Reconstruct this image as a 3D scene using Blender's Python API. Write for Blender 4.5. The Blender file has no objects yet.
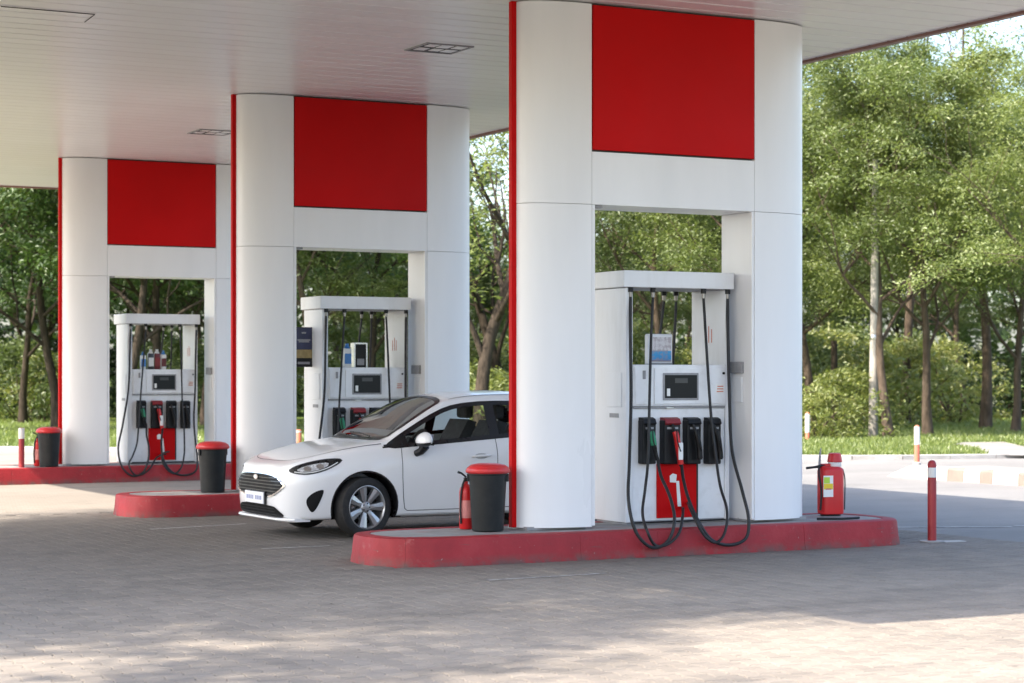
import bpy, bmesh, math, random
import numpy as np
from mathutils import Vector, Matrix
from mathutils.bvhtree import BVHTree

R = math.radians
SC = bpy.context.scene
COL = SC.collection

# ------------------------------------------------------------------ camera, sky, sun, exposure
F_PX, YAW, HORIZ, CAM_H = 2073.94, R(27.864), 376.1, 1.628
cam_d = bpy.data.cameras.new('camera')
cam = bpy.data.objects.new('camera', cam_d)
COL.objects.link(cam)
cam.location = (0, 0, CAM_H)
cam.rotation_euler = (R(90), 0, -YAW)
cam_d.sensor_width = 36.0
cam_d.lens = F_PX / 1024 * 36
cam_d.shift_y = (HORIZ - 341.5) / 1024
cam_d.clip_start, cam_d.clip_end = 0.1, 3000
cam_d.dof.use_dof = True
cam_d.dof.focus_distance = 19.5
cam_d.dof.aperture_fstop = 3.0
SC.camera = cam

KX, KY = 1.0, 0.06                       # metres a shadow moves per metre of height
SUN_ELEV = math.atan2(1, math.hypot(KX, KY))
to_sun = Vector((-KX, -KY, 1)).normalized()
world = bpy.data.worlds.new('World')
SC.world = world
world.use_nodes = True
wn = world.node_tree.nodes
bg = wn['Background']
sky = wn.new('ShaderNodeTexSky')
sky.sky_type = 'NISHITA'
sky.sun_disc = False
sky.sun_elevation = SUN_ELEV
sky.sun_rotation = math.atan2(to_sun.x, to_sun.y)
sky.air_density, sky.dust_density, sky.ozone_density = 1.0, 3.0, 1.0
world.node_tree.links.new(sky.outputs[0], bg.inputs[0])
bg.inputs[1].default_value = 0.15
sun_d = bpy.data.lights.new('sun', 'SUN')
sun_d.energy, sun_d.angle, sun_d.color = 3.0, R(0.6), (1.0, 0.89, 0.75)
sun = bpy.data.objects.new('sun', sun_d)
COL.objects.link(sun)
sun.rotation_euler = to_sun.to_track_quat('Z', 'Y').to_euler()
SC.view_settings.view_transform = 'Standard'
SC.view_settings.look = 'None'
SC.view_settings.gamma = 1
SC.view_settings.use_curve_mapping = False
SC.view_settings.exposure = 2.0
SC.cycles.max_bounces = 8
SC.cycles.diffuse_bounces = 4
SC.cycles.transparent_max_bounces = 12

# ------------------------------------------------------------------ pixel -> place
CA, SA = math.cos(YAW), math.sin(YAW)
def ray(px, py):
    x, z = (px - 512) / F_PX, -(py - HORIZ) / F_PX
    return Vector((x * CA + SA, -x * SA + CA, z))
def onZ(px, py, z=0.0):
    r = ray(px, py); t = (z - CAM_H) / r.z
    return Vector((0, 0, CAM_H)) + r * t
def onY(px, py, y):
    r = ray(px, py)
    return Vector((0, 0, CAM_H)) + r * (y / r.y)
def onX(px, py, x):
    r = ray(px, py)
    return Vector((0, 0, CAM_H)) + r * (x / r.x)
def atd(px, d):
    """ground point under pixel column px at depth d"""
    r = ray(px, HORIZ)
    return Vector((r.x * d, r.y * d, 0))
def px_of(p):
    x = p[0] * CA - p[1] * SA; d = p[0] * SA + p[1] * CA
    return 512 + F_PX * x / d, HORIZ - F_PX * (p[2] - CAM_H) / d, d

# ------------------------------------------------------------------ materials
def nodes(name):
    m = bpy.data.materials.new(name); m.use_nodes = True
    nt = m.node_tree
    return m, nt, nt.nodes['Principled BSDF'], nt.links
def N(nt, kind, **kw):
    n = nt.nodes.new(kind)
    for k, v in kw.items():
        if k in n.inputs: n.inputs[k].default_value = v
        else: setattr(n, k, v)
    return n
def ramp(nt, src, stops):
    r = nt.nodes.new('ShaderNodeValToRGB')
    while len(r.color_ramp.elements) < len(stops): r.color_ramp.elements.new(0.5)
    for e, (p, c) in zip(r.color_ramp.elements, stops):
        e.position = p; e.color = (*c, 1) if len(c) == 3 else c
    nt.links.new(src, r.inputs[0])
    return r
def mixc(nt, fac, a, b, mode='MIX'):
    m = nt.nodes.new('ShaderNodeMix'); m.data_type = 'RGBA'; m.blend_type = mode
    for sock, v in ((m.inputs[0], fac), (m.inputs[6], a), (m.inputs[7], b)):
        if isinstance(v, (int, float)): sock.default_value = v
        elif isinstance(v, tuple): sock.default_value = (*v, 1)
        else: nt.links.new(v, sock)
    return m.outputs[2]
def coords(nt, space='Object', scale=None):
    t = nt.nodes.new('ShaderNodeTexCoord')
    if scale is None: return t.outputs[space]
    mp = nt.nodes.new('ShaderNodeMapping'); mp.inputs['Scale'].default_value = scale
    nt.links.new(t.outputs[space], mp.inputs[0])
    return mp.outputs[0]
def worldpos(nt, scale=(1, 1, 1)):
    g = nt.nodes.new('ShaderNodeNewGeometry')
    mp = nt.nodes.new('ShaderNodeMapping'); mp.inputs['Scale'].default_value = scale
    nt.links.new(g.outputs['Position'], mp.inputs[0])
    return mp.outputs[0]
def noise(nt, vec, scale, detail=4, rough=0.55):
    n = N(nt, 'ShaderNodeTexNoise', Scale=scale, Detail=detail, Roughness=rough)
    nt.links.new(vec, n.inputs['Vector'])
    return n.outputs[0]
def bump(nt, height, strength, dist, bsdf):
    b = N(nt, 'ShaderNodeBump', Strength=strength, Distance=dist)
    nt.links.new(height, b.inputs['Height']); nt.links.new(b.outputs[0], bsdf.inputs['Normal'])
def simple(name, col, rough=0.5, metal=0.0, var=0.12, scale=3.0, spec=0.5, coat=0.0, bmp=0.0, dirt=None, dirt_amt=0.0, streak=False):
    m, nt, b, L = nodes(name)
    v = worldpos(nt, (1, 1, 0.18 if streak else 1))
    n = noise(nt, v, scale, 5)
    lo = tuple(c * (1 - var) for c in col); hi = tuple(min(1, c * (1 + var)) for c in col)
    c = ramp(nt, n, [(0.3, lo), (0.7, hi)]).outputs[0]
    if dirt:
        n2 = noise(nt, v, scale * 2.3, 7, 0.65)
        f = ramp(nt, n2, [(0.5, (0, 0, 0)), (0.75, (dirt_amt,) * 3)]).outputs[0]
        c = mixc(nt, f, c, dirt)
    L.new(c, b.inputs['Base Color'])
    rr = ramp(nt, noise(nt, v, scale * 1.7, 4), [(0.3, (max(0, rough - .07),) * 3), (0.7, (min(1, rough + .07),) * 3)])
    L.new(rr.outputs[0], b.inputs['Roughness'])
    b.inputs['Metallic'].default_value = metal
    b.inputs['Specular IOR Level'].default_value = spec
    b.inputs['Coat Weight'].default_value = coat
    b.inputs['Coat Roughness'].default_value = 0.08
    if bmp: bump(nt, noise(nt, v, scale * 14, 3), bmp, 0.01, b)
    return m

M = {}
M['white_panel'] = simple('white_panel', (0.78, 0.78, 0.79), 0.34, var=0.05, scale=1.6, streak=True)
M['white_metal'] = simple('white_metal', (0.73, 0.74, 0.76), 0.35, var=0.03, scale=2.0, dirt=(0.45, 0.42, 0.38), dirt_amt=0.25, streak=True)
M['unit_white'] = simple('unit_white', (0.77, 0.78, 0.80), 0.35, var=0.03, scale=4.0, dirt=(0.42, 0.40, 0.38), dirt_amt=0.25)
M['red_panel'] = simple('red_panel', (0.50, 0.001, 0.002), 0.55, var=0.07, scale=0.8, spec=0.14)
M['red_paint'] = simple('red_paint', (0.52, 0.018, 0.022), 0.38, var=0.1, scale=3, dirt=(0.28, 0.06, 0.05), dirt_amt=0.3)
M['dark_core'] = simple('dark_core', (0.05, 0.05, 0.05), 0.7)
M['black_plastic'] = simple('black_plastic', (0.008, 0.008, 0.009), 0.45, var=0.2, scale=6, spec=0.3)
M['rubber'] = simple('rubber', (0.010, 0.010, 0.011), 0.55, var=0.25, scale=8)
M['grey_plate'] = simple('grey_plate', (0.28, 0.28, 0.29), 0.5, var=0.15, scale=12)
M['steel'] = simple('steel', (0.55, 0.55, 0.56), 0.3, metal=1.0, var=0.1, scale=10)
M['brass'] = simple('swivel_metal', (0.34, 0.33, 0.31), 0.4, metal=0.8)
M['green_grip'] = simple('green_grip', (0.012, 0.22, 0.10), 0.45)
M['red_grip'] = simple('red_grip', (0.55, 0.012, 0.014), 0.4)
M['bin_grey'] = simple('bin_grey', (0.011, 0.013, 0.014), 0.5, var=0.2, scale=6, spec=0.3, dirt=(0.04, 0.038, 0.036), dirt_amt=0.25)
M['dark_red'] = simple('dark_red', (0.22, 0.012, 0.014), 0.45)
M['sticker'] = simple('sticker', (0.78, 0.78, 0.76), 0.5, var=0.05)
M['faded_label'] = simple('faded_label', (0.62, 0.22, 0.20), 0.5, var=0.15, scale=14)
M['yellow'] = simple('yellow_label', (0.75, 0.55, 0.03), 0.5)
M['lime'] = simple('lime_label', (0.42, 0.62, 0.06), 0.5)
M['warm_red_mark'] = simple('faded_red_mark', (0.55, 0.2, 0.15), 0.6)
M['blue_ad'] = simple('blue_print', (0.03, 0.22, 0.50), 0.4)
M['soffit_edge'] = simple('fascia_edge', (0.22, 0.11, 0.09), 0.5, var=0.25, scale=2.5)
M['fascia'] = simple('fascia_white', (0.7, 0.69, 0.68), 0.4)
M['groove'] = simple('groove_dark', (0.10, 0.09, 0.085), 0.8)
M['line_paint'] = None

def mk_soffit():
    m, nt, b, L = nodes('soffit_metal')
    v = worldpos(nt)
    info = nt.nodes.new('ShaderNodeObjectInfo')
    c = ramp(nt, noise(nt, v, 0.35, 3), [(0.35, (0.74, 0.725, 0.715)), (0.65, (0.79, 0.78, 0.77))]).outputs[0]
    c2 = mixc(nt, 0.06, c, info.outputs['Random'], 'OVERLAY')
    L.new(c2, b.inputs['Base Color'])
    b.inputs['Roughness'].default_value = 0.30
    b.inputs['Specular IOR Level'].default_value = 0.55
    return m
M['soffit'] = mk_soffit()

def mk_kerb():
    m, nt, b, L = nodes('kerb_red')
    v = worldpos(nt)
    n = noise(nt, v, 2.2, 6, 0.65)
    c = ramp(nt, n, [(0.3, (0.23, 0.008, 0.012)), (0.55, (0.31, 0.012, 0.018)), (0.8, (0.37, 0.032, 0.037))]).outputs[0]
    n2 = noise(nt, v, 9, 8, 0.7)
    f = ramp(nt, n2, [(0.60, (0, 0, 0)), (0.74, (0.35,) * 3)]).outputs[0]
    c = mixc(nt, f, c, (0.36, 0.17, 0.15))
    # scuffs and dirt low down, chipped where tyres and brooms reach
    g = nt.nodes.new('ShaderNodeNewGeometry'); sep = nt.nodes.new('ShaderNodeSeparateXYZ')
    L.new(g.outputs['Position'], sep.inputs[0])
    low = ramp(nt, sep.outputs[2], [(0.0, (1, 1, 1)), (0.09, (0, 0, 0))]).outputs[0]
    f3 = mixc(nt, 1.0, low, ramp(nt, noise(nt, v, 6, 6, 0.7), [(0.38, (0, 0, 0)), (0.6, (0.9,) * 3)]).outputs[0], 'MULTIPLY')
    c = mixc(nt, f3, c, (0.10, 0.075, 0.066))
    scuff = ramp(nt, noise(nt, worldpos(nt, (1.2, 1.2, 9)), 3.2, 6, 0.7), [(0.60, (0, 0, 0)), (0.70, (0.65,) * 3)]).outputs[0]
    c = mixc(nt, scuff, c, (0.11, 0.055, 0.05))
    chip = ramp(nt, noise(nt, v, 26, 4, 0.6), [(0.70, (0, 0, 0)), (0.73, (0.8,) * 3)]).outputs[0]
    c = mixc(nt, chip, c, (0.30, 0.24, 0.22))
    L.new(c, b.inputs['Base Color'])
    b.inputs['Roughness'].default_value = 0.62
    bump(nt, noise(nt, v, 40, 4), 0.35, 0.01, b)
    return m
M['kerb'] = mk_kerb()

def mk_concrete(name, lo, hi, scale, stain=(0.12, 0.115, 0.11), amt=0.5, pink=False):
    m, nt, b, L = nodes(name)
    v = worldpos(nt)
    c = ramp(nt, noise(nt, v, scale, 7, 0.6), [(0.3, lo), (0.7, hi)]).outputs[0]
    f = ramp(nt, noise(nt, v, scale * 0.4, 5, 0.6), [(0.45, (0, 0, 0)), (0.7, (amt,) * 3)]).outputs[0]
    c = mixc(nt, f, c, stain)
    if pink:
        f = ramp(nt, noise(nt, v, 3.1, 5, 0.6), [(0.55, (0, 0, 0)), (0.72, (0.55,) * 3)]).outputs[0]
        c = mixc(nt, f, c, (0.42, 0.17, 0.16))
    L.new(c, b.inputs['Base Color'])
    b.inputs['Roughness'].default_value = 0.85
    bump(nt, noise(nt, v, scale * 15, 4), 0.4, 0.008, b)
    return m
M['slab'] = mk_concrete('island_concrete', (0.24, 0.23, 0.22), (0.34, 0.33, 0.32), 4, pink=True)
M['kerb_grey'] = mk_concrete('kerb_concrete', (0.30, 0.29, 0.28), (0.42, 0.41, 0.40), 3)
M['path'] = mk_concrete('path_concrete', (0.22, 0.21, 0.195), (0.28, 0.27, 0.255), 2)
M['kerb_white'] = mk_concrete('kerb_white_paint', (0.40, 0.385, 0.36), (0.50, 0.485, 0.46), 3, amt=0.2)
M['kerb_pale_red'] = mk_concrete('kerb_faded_red', (0.34, 0.15, 0.13), (0.40, 0.20, 0.17), 3, amt=0.2)

def paving_color(nt, L, joint=False):
    """shared weathered concrete colour of the paving, from world position"""
    v = worldpos(nt)
    big = noise(nt, v, 0.22, 5, 0.6)
    c = ramp(nt, big, [(0.3, (0.225, 0.200, 0.172)), (0.55, (0.265, 0.236, 0.204)), (0.75, (0.295, 0.265, 0.230))]).outputs[0]
    st = worldpos(nt, (0.35, 1.0, 1))
    f = ramp(nt, noise(nt, st, 0.55, 7, 0.68), [(0.46, (0, 0, 0)), (0.66, (0.55,) * 3)]).outputs[0]
    c = mixc(nt, f, c, (0.115, 0.106, 0.096))
    f = ramp(nt, noise(nt, v, 2.6, 8, 0.72), [(0.56, (0, 0, 0)), (0.74, (0.4,) * 3)]).outputs[0]
    c = mixc(nt, f, c, (0.115, 0.106, 0.096))
    f = ramp(nt, noise(nt, worldpos(nt, (0.5, 1.3, 1)), 1.3, 6, 0.7), [(0.62, (0, 0, 0)), (0.75, (0.4,) * 3)]).outputs[0]
    c = mixc(nt, f, c, (0.34, 0.32, 0.295))
    f = ramp(nt, noise(nt, worldpos(nt, (0.06, 1.7, 1)), 1.6, 4, 0.6), [(0.58, (0, 0, 0)), (0.70, (0.38,) * 3)]).outputs[0]
    c = mixc(nt, f, c, (0.10, 0.092, 0.084))
    f = ramp(nt, noise(nt, v, 4.2, 3, 0.55), [(0.685, (0, 0, 0)), (0.715, (0.5,) * 3)]).outputs[0]
    c = mixc(nt, f, c, (0.07, 0.064, 0.058))
    # darker band of paving along the lane beside the pumps
    g = nt.nodes.new('ShaderNodeNewGeometry'); sp = nt.nodes.new('ShaderNodeSeparateXYZ')
    L.new(g.outputs['Position'], sp.inputs[0])
    lane = ramp(nt, N_math(nt, 'MULTIPLY', sp.outputs[1], 1 / 40.0), [(0.33, (0, 0, 0)), (0.385, (0.35,) * 3), (0.42, (0.45,) * 3), (0.47, (0.75,) * 3), (0.575, (0.75,) * 3), (0.60, (0, 0, 0))]).outputs[0]
    c = mixc(nt, lane, c, (0.10, 0.089, 0.077))
    return v, c
def N_math(nt, op, a, b=None):
    n = nt.nodes.new('ShaderNodeMath'); n.operation = op
    for i, x in enumerate((a, b)):
        if x is None: continue
        if isinstance(x, (int, float)): n.inputs[i].default_value = x
        else: nt.links.new(x, n.inputs[i])
    return n.outputs[0]
def mk_paver():
    m, nt, b, L = nodes('paver_concrete')
    v, c = paving_color(nt, L)
    g = nt.nodes.new('ShaderNodeNewGeometry'); oi = nt.nodes.new('ShaderNodeObjectInfo')
    s = N_math(nt, 'FRACT', N_math(nt, 'ADD', g.outputs['Random Per Island'], N_math(nt, 'MULTIPLY', oi.outputs['Random'], 7.31)))
    k = ramp(nt, s, [(0.0, (0.90,) * 3), (0.5, (1.0, 0.995, 0.99)), (1.0, (1.08, 1.075, 1.07))]).outputs[0]
    c = mixc(nt, 1.0, c, k, 'MULTIPLY')
    L.new(c, b.inputs['Base Color'])
    b.inputs['Roughness'].default_value = 0.82
    b.inputs['Specular IOR Level'].default_value = 0.35
    bump(nt, noise(nt, v, 60, 5), 0.5, 0.006, b)
    return m
M['paver'] = mk_paver()
def mk_paving_far():
    m, nt, b, L = nodes('paving_far')
    v, c = paving_color(nt, L)
    br = nt.nodes.new('ShaderNodeTexBrick')
    L.new(v, br.inputs['Vector'])
    br.inputs['Scale'].default_value = 1.0
    br.inputs['Brick Width'].default_value = 0.14
    br.inputs['Row Height'].default_value = 0.10
    br.inputs['Mortar Size'].default_value = 0.006
    br.inputs['Color1'].default_value = (0.95, 0.95, 0.95, 1)
    br.inputs['Color2'].default_value = (1.05, 1.05, 1.05, 1)
    br.inputs['Mortar'].default_value = (0.72, 0.72, 0.72, 1)
    c = mixc(nt, 1.0, c, br.outputs[0], 'MULTIPLY')
    L.new(c, b.inputs['Base Color'])
    b.inputs['Roughness'].default_value = 0.85
    return m
M['paving_far'] = mk_paving_far()
M['joint_sand'] = simple('joint_sand', (0.085, 0.077, 0.068), 0.95, var=0.3, scale=8, spec=0.2)
def mk_asphalt():
    m, nt, b, L = nodes('asphalt')
    v = worldpos(nt)
    c = ramp(nt, noise(nt, v, 0.3, 6, 0.6), [(0.3, (0.17, 0.166, 0.16)), (0.7, (0.22, 0.214, 0.205))]).outputs[0]
    f = ramp(nt, noise(nt, worldpos(nt, (0.3, 1, 1)), 1.1, 7, 0.7), [(0.48, (0, 0, 0)), (0.7, (0.5,) * 3)]).outputs[0]
    c = mixc(nt, f, c, (0.125, 0.122, 0.118))
    sp = ramp(nt, noise(nt, v, 90, 3, 0.7), [(0.35, (0.8,) * 3), (0.65, (1.2,) * 3)]).outputs[0]
    c = mixc(nt, 1.0, c, sp, 'MULTIPLY')
    L.new(c, b.inputs['Base Color'])
    b.inputs['Roughness'].default_value = 0.9
    bump(nt, noise(nt, v, 120, 3), 0.5, 0.006, b)
    return m
M['asphalt'] = mk_asphalt()
def mk_line():
    m, nt, b, L = nodes('worn_line_paint')
    v = worldpos(nt)
    c = ramp(nt, noise(nt, v, 7, 7, 0.75), [(0.42, (0.25, 0.245, 0.235)), (0.58, (0.5, 0.49, 0.47))]).outputs[0]
    L.new(c, b.inputs['Base Color']); b.inputs['Roughness'].default_value = 0.8
    return m
M['line_paint'] = mk_line()
def mk_lawn(name, blades=False):
    m, nt, b, L = nodes(name)
    v = worldpos(nt)
    c = ramp(nt, noise(nt, v, 0.5, 6, 0.65), [(0.3, (0.085, 0.13, 0.03)), (0.55, (0.125, 0.175, 0.04)), (0.8, (0.18, 0.21, 0.06))]).outputs[0]
    c = mixc(nt, 1.0, c, ramp(nt, noise(nt, v, 14, 5, 0.7), [(0.3, (0.7,) * 3), (0.7, (1.25,) * 3)]).outputs[0], 'MULTIPLY')
    L.new(c, b.inputs['Base Color'])
    b.inputs['Roughness'].default_value = 0.9
    b.inputs['Specular IOR Level'].default_value = 0.15
    return m
M['lawn'] = mk_lawn('lawn_grass')
def mk_leaf(name, lo, mid, hi, trans=0.45):
    m = bpy.data.materials.new(name); m.use_nodes = True
    nt = m.node_tree; L = nt.links
    nt.nodes.remove(nt.nodes['Principled BSDF'])
    out = nt.nodes['Material Output']
    g = nt.nodes.new('ShaderNodeNewGeometry'); oi = nt.nodes.new('ShaderNodeObjectInfo')
    s = N_math(nt, 'ADD', N_math(nt, 'MULTIPLY', g.outputs['Random Per Island'], 0.55), N_math(nt, 'MULTIPLY', oi.outputs['Random'], 0.45))
    c = ramp(nt, s, [(0.1, lo), (0.5, mid), (0.92, hi)]).outputs[0]
    d = nt.nodes.new('ShaderNodeBsdfDiffuse'); t = nt.nodes.new('ShaderNodeBsdfTranslucent')
    gl = N(nt, 'ShaderNodeBsdfGlossy', Roughness=0.45)
    gl.inputs['Color'].default_value = (0.9, 0.95, 0.9, 1)
    L.new(c, d.inputs[0])
    ct = mixc(nt, 1.0, c, (1.2, 1.2, 0.8), 'MULTIPLY')
    L.new(ct, t.inputs[0])
    m1 = nt.nodes.new('ShaderNodeMixShader'); m1.inputs[0].default_value = trans
    L.new(d.outputs[0], m1.inputs[1]); L.new(t.outputs[0], m1.inputs[2])
    m2 = nt.nodes.new('ShaderNodeMixShader'); m2.inputs[0].default_value = 0.045
    L.new(m1.outputs[0], m2.inputs[1]); L.new(gl.outputs[0], m2.inputs[2])
    L.new(m2.outputs[0], out.inputs[0])
    return m
M['leaf_bright'] = mk_leaf('leaf_bright', (0.115, 0.158, 0.048), (0.172, 0.220, 0.066), (0.25, 0.285, 0.10), 0.48)
M['leaf_mid'] = mk_leaf('leaf_mid', (0.07, 0.105, 0.032), (0.112, 0.155, 0.045), (0.17, 0.205, 0.068))
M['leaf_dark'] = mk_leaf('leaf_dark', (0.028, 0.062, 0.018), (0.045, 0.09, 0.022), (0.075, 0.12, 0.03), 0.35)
M['leaf_bush'] = mk_leaf('leaf_bush', (0.12, 0.16, 0.04), (0.19, 0.22, 0.06), (0.27, 0.27, 0.09))
M['grass_blade'] = mk_leaf('grass_blade', (0.09, 0.13, 0.03), (0.14, 0.19, 0.045), (0.22, 0.25, 0.08), 0.4)
M['leaf_wood_shaded'] = mk_leaf('leaf_wood_shaded', (0.014, 0.030, 0.009), (0.022, 0.045, 0.012), (0.038, 0.065, 0.018), 0.3)  # wood and undergrowth foliage, shade put into the colour by darkening it
def mk_bark(name, lo, hi):
    m, nt, b, L = nodes(name)
    v = worldpos(nt, (6, 6, 1.2))
    c = ramp(nt, noise(nt, v, 2.0, 6, 0.7), [(0.3, lo), (0.7, hi)]).outputs[0]
    L.new(c, b.inputs['Base Color']); b.inputs['Roughness'].default_value = 0.95
    b.inputs['Specular IOR Level'].default_value = 0.1
    bump(nt, noise(nt, v, 3.5, 5, 0.7), 0.8, 0.04, b)
    return m
M['bark'] = mk_bark('bark_brown', (0.045, 0.034, 0.026), (0.13, 0.10, 0.078))
M['bark_dark'] = mk_bark('bark_dark', (0.022, 0.018, 0.014), (0.07, 0.056, 0.044))
M['pole_concrete'] = mk_concrete('pole_concrete', (0.24, 0.225, 0.20), (0.36, 0.34, 0.31), 2.0)

# ------------------------------------------------------------------ mesh building
class MB:
    def __init__(self): self.v, self.f = [], []
    def add(self, vs, fs):
        o = len(self.v); self.v += [tuple(p) for p in vs]; self.f += [tuple(i + o for i in f) for f in fs]; return self
    def box(self, x0, x1, y0, y1, z0, z1, b=0.0):
        if b <= 0:
            return self.add([(x0,y0,z0),(x1,y0,z0),(x1,y1,z0),(x0,y1,z0),(x0,y0,z1),(x1,y0,z1),(x1,y1,z1),(x0,y1,z1)],
                            [(0,3,2,1),(4,5,6,7),(0,1,5,4),(1,2,6,5),(2,3,7,6),(3,0,4,7)])
        bm = bmesh.new()
        bmesh.ops.create_cube(bm, size=1)
        for q in bm.verts:
            q.co = Vector(((x0+x1)/2 + q.co.x*(x1-x0), (y0+y1)/2 + q.co.y*(y1-y0), (z0+z1)/2 + q.co.z*(z1-z0)))
        bmesh.ops.bevel(bm, geom=bm.edges[:], offset=b, segments=2, affect='EDGES', profile=0.5)
        bm.verts.index_update()
        self.add([q.co.copy() for q in bm.verts], [[q.index for q in f.verts] for f in bm.faces])
        bm.free(); return self
    def prism(self, poly, lo, hi, axis='z'):
        """poly: list of 2D points (ccw); axis z: (x,y) / y: (x,z) / x: (y,z)"""
        n = len(poly)
        def P(p, t): return (p[0], p[1], t) if axis == 'z' else ((p[0], t, p[1]) if axis == 'y' else (t, p[0], p[1]))
        vs = [P(p, lo) for p in poly] + [P(p, hi) for p in poly]
        fs = [tuple(range(n))[::-1], tuple(range(n, 2*n))] + [(i, (i+1) % n, (i+1) % n + n, i + n) for i in range(n)]
        if axis == 'y': fs = [f[::-1] for f in fs]
        return self.add(vs, fs)
    def lathe(self, prof, cx=0, cy=0, seg=24, sx=1, sy=1, cap=True):
        vs, fs = [], []
        for r, z in prof:
            for k in range(seg):
                a = 2*math.pi*k/seg; vs.append((cx + r*sx*math.cos(a), cy + r*sy*math.sin(a), z))
        for i in range(len(prof)-1):
            for k in range(seg):
                a, b = i*seg + k, i*seg + (k+1) % seg
                fs.append((a, b, b + seg, a + seg))
        if cap:
            fs.append(tuple(range(seg))[::-1]); fs.append(tuple(range((len(prof)-1)*seg, len(prof)*seg)))
        return self.add(vs, fs)
    def tube(self, pts, rad, seg=8, cap=True):
        pts = [Vector(p) for p in pts]; n = len(pts)
        rads = [rad]*n if isinstance(rad, (int, float)) else rad
        vs, fs = [], []
        prev = None
        for i, p in enumerate(pts):
            t = (pts[min(i+1, n-1)] - pts[max(i-1, 0)])
            t = t.normalized() if t.length > 1e-9 else Vector((0,0,1))
            if prev is None:
                u = t.orthogonal().normalized()
            else:
                u = (prev - t*prev.dot(t)); u = u.normalized() if u.length > 1e-6 else t.orthogonal().normalized()
            prev = u; w = t.cross(u)
            for k in range(seg):
                a = 2*math.pi*k/seg; vs.append(p + (u*math.cos(a) + w*math.sin(a))*rads[i])
        for i in range(n-1):
            for k in range(seg):
                a, b = i*seg + k, i*seg + (k+1) % seg
                fs.append((a, b, b+seg, a+seg))
        if cap: fs.append(tuple(range(seg))[::-1]); fs.append(tuple(range((n-1)*seg, n*seg)))
        return self.add(vs, fs)
    def mesh(self, name, smooth=False):
        me = bpy.data.meshes.new(name); me.from_pydata(self.v, [], self.f); me.update()
        if smooth:
            me.polygons.foreach_set('use_smooth', [True]*len(me.polygons))
            if smooth != 'all':
                me.set_sharp_from_angle(angle=R(smooth if isinstance(smooth, (int, float)) and smooth is not True else 40))
        return me
    def build(self, name, mat, parent=None, smooth=False, loc=None):
        return link(name, self.mesh(name, smooth), mat, parent, loc)
def link(name, me, mat, parent=None, loc=None):
    if mat is not None and not me.materials: me.materials.append(M[mat] if isinstance(mat, str) else mat)
    o = bpy.data.objects.new(name, me); COL.objects.link(o)
    if parent is not None: o.parent = parent
    if loc is not None: o.location = loc
    return o
def tag(o, label=None, cat=None, group=None, kind=None):
    if label: o['label'] = label
    if cat: o['category'] = cat
    if group: o['group'] = group
    if kind: o['kind'] = kind
    return o
def thing(name, label, cat, loc=(0,0,0), group=None, rz=0.0):
    o = bpy.data.objects.new(name, None); COL.objects.link(o)
    o.location = loc; o.rotation_euler = (0, 0, rz); o.empty_display_size = 0.2
    return tag(o, label, cat, group)
def dup(root, loc, label, group=None, rz=None):
    r = root.copy(); COL.objects.link(r); r.location = loc
    if rz is not None: r.rotation_euler = (0, 0, rz)
    r['label'] = label
    if group: r['group'] = group
    for ch in root.children:
        c = ch.copy(); COL.objects.link(c); c.parent = r
        for g in ch.children:
            d = g.copy(); COL.objects.link(d); d.parent = c
    return r
def crspline(pts, per=10):
    pts = [Vector(p) for p in pts]
    out = []
    for i in range(len(pts)-1):
        p0, p1, p2, p3 = pts[max(i-1,0)], pts[i], pts[i+1], pts[min(i+2, len(pts)-1)]
        for k in range(per):
            t = k/per
            out.append(0.5*((2*p1) + (p2-p0)*t + (2*p0-5*p1+4*p2-p3)*t*t + (3*p1-p0-3*p2+p3)*t**3))
    out.append(pts[-1]); return out

# ------------------------------------------------------------------ the place (metres, from the photograph's geometry)
PY = [16.242, 23.259, 31.344]            # pylon front planes
PX = [9.402, 9.329, 9.475]               # left edge of each opening
OPEN_W = 1.777
H_TOP, H_RED, H_OPEN, H_ISL = 5.007, 3.665, 3.181, 0.246
PD = 0.56                                # pylon depth
CAN_X0, CAN_X1, CAN_Y0, CAN_Y1 = 3.45, 13.19, 10.65, 36.74
FASCIA = 0.32

# ------------------------------------------------------------------ ground
def sheet(name, x0, x1, y0, y1, z, mat, nx=1, ny=1, kind='structure'):
    mb = MB(); vs = []; fs = []
    for j in range(ny+1):
        for i in range(nx+1): vs.append((x0+(x1-x0)*i/nx, y0+(y1-y0)*j/ny, z))
    for j in range(ny):
        for i in range(nx):
            a = j*(nx+1)+i; fs.append((a, a+1, a+nx+2, a+nx+1))
    o = mb.add(vs, fs).build(name, mat); o['kind'] = kind; return o
sheet('ground', -900, 900, -600, 1400, -0.13, 'lawn')
ROAD_X = 13.6                              # paving to the left of it, asphalt to the right
sheet('forecourt_bed', -60, 90, -30, 75, -0.03, 'joint_sand')
far = sheet('far_paving', -60, 13.88, 24.2, 75, -0.004, 'paving_far')
sheet('road', 13.9, 90, 15.2, 75, -0.001, 'asphalt')

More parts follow.
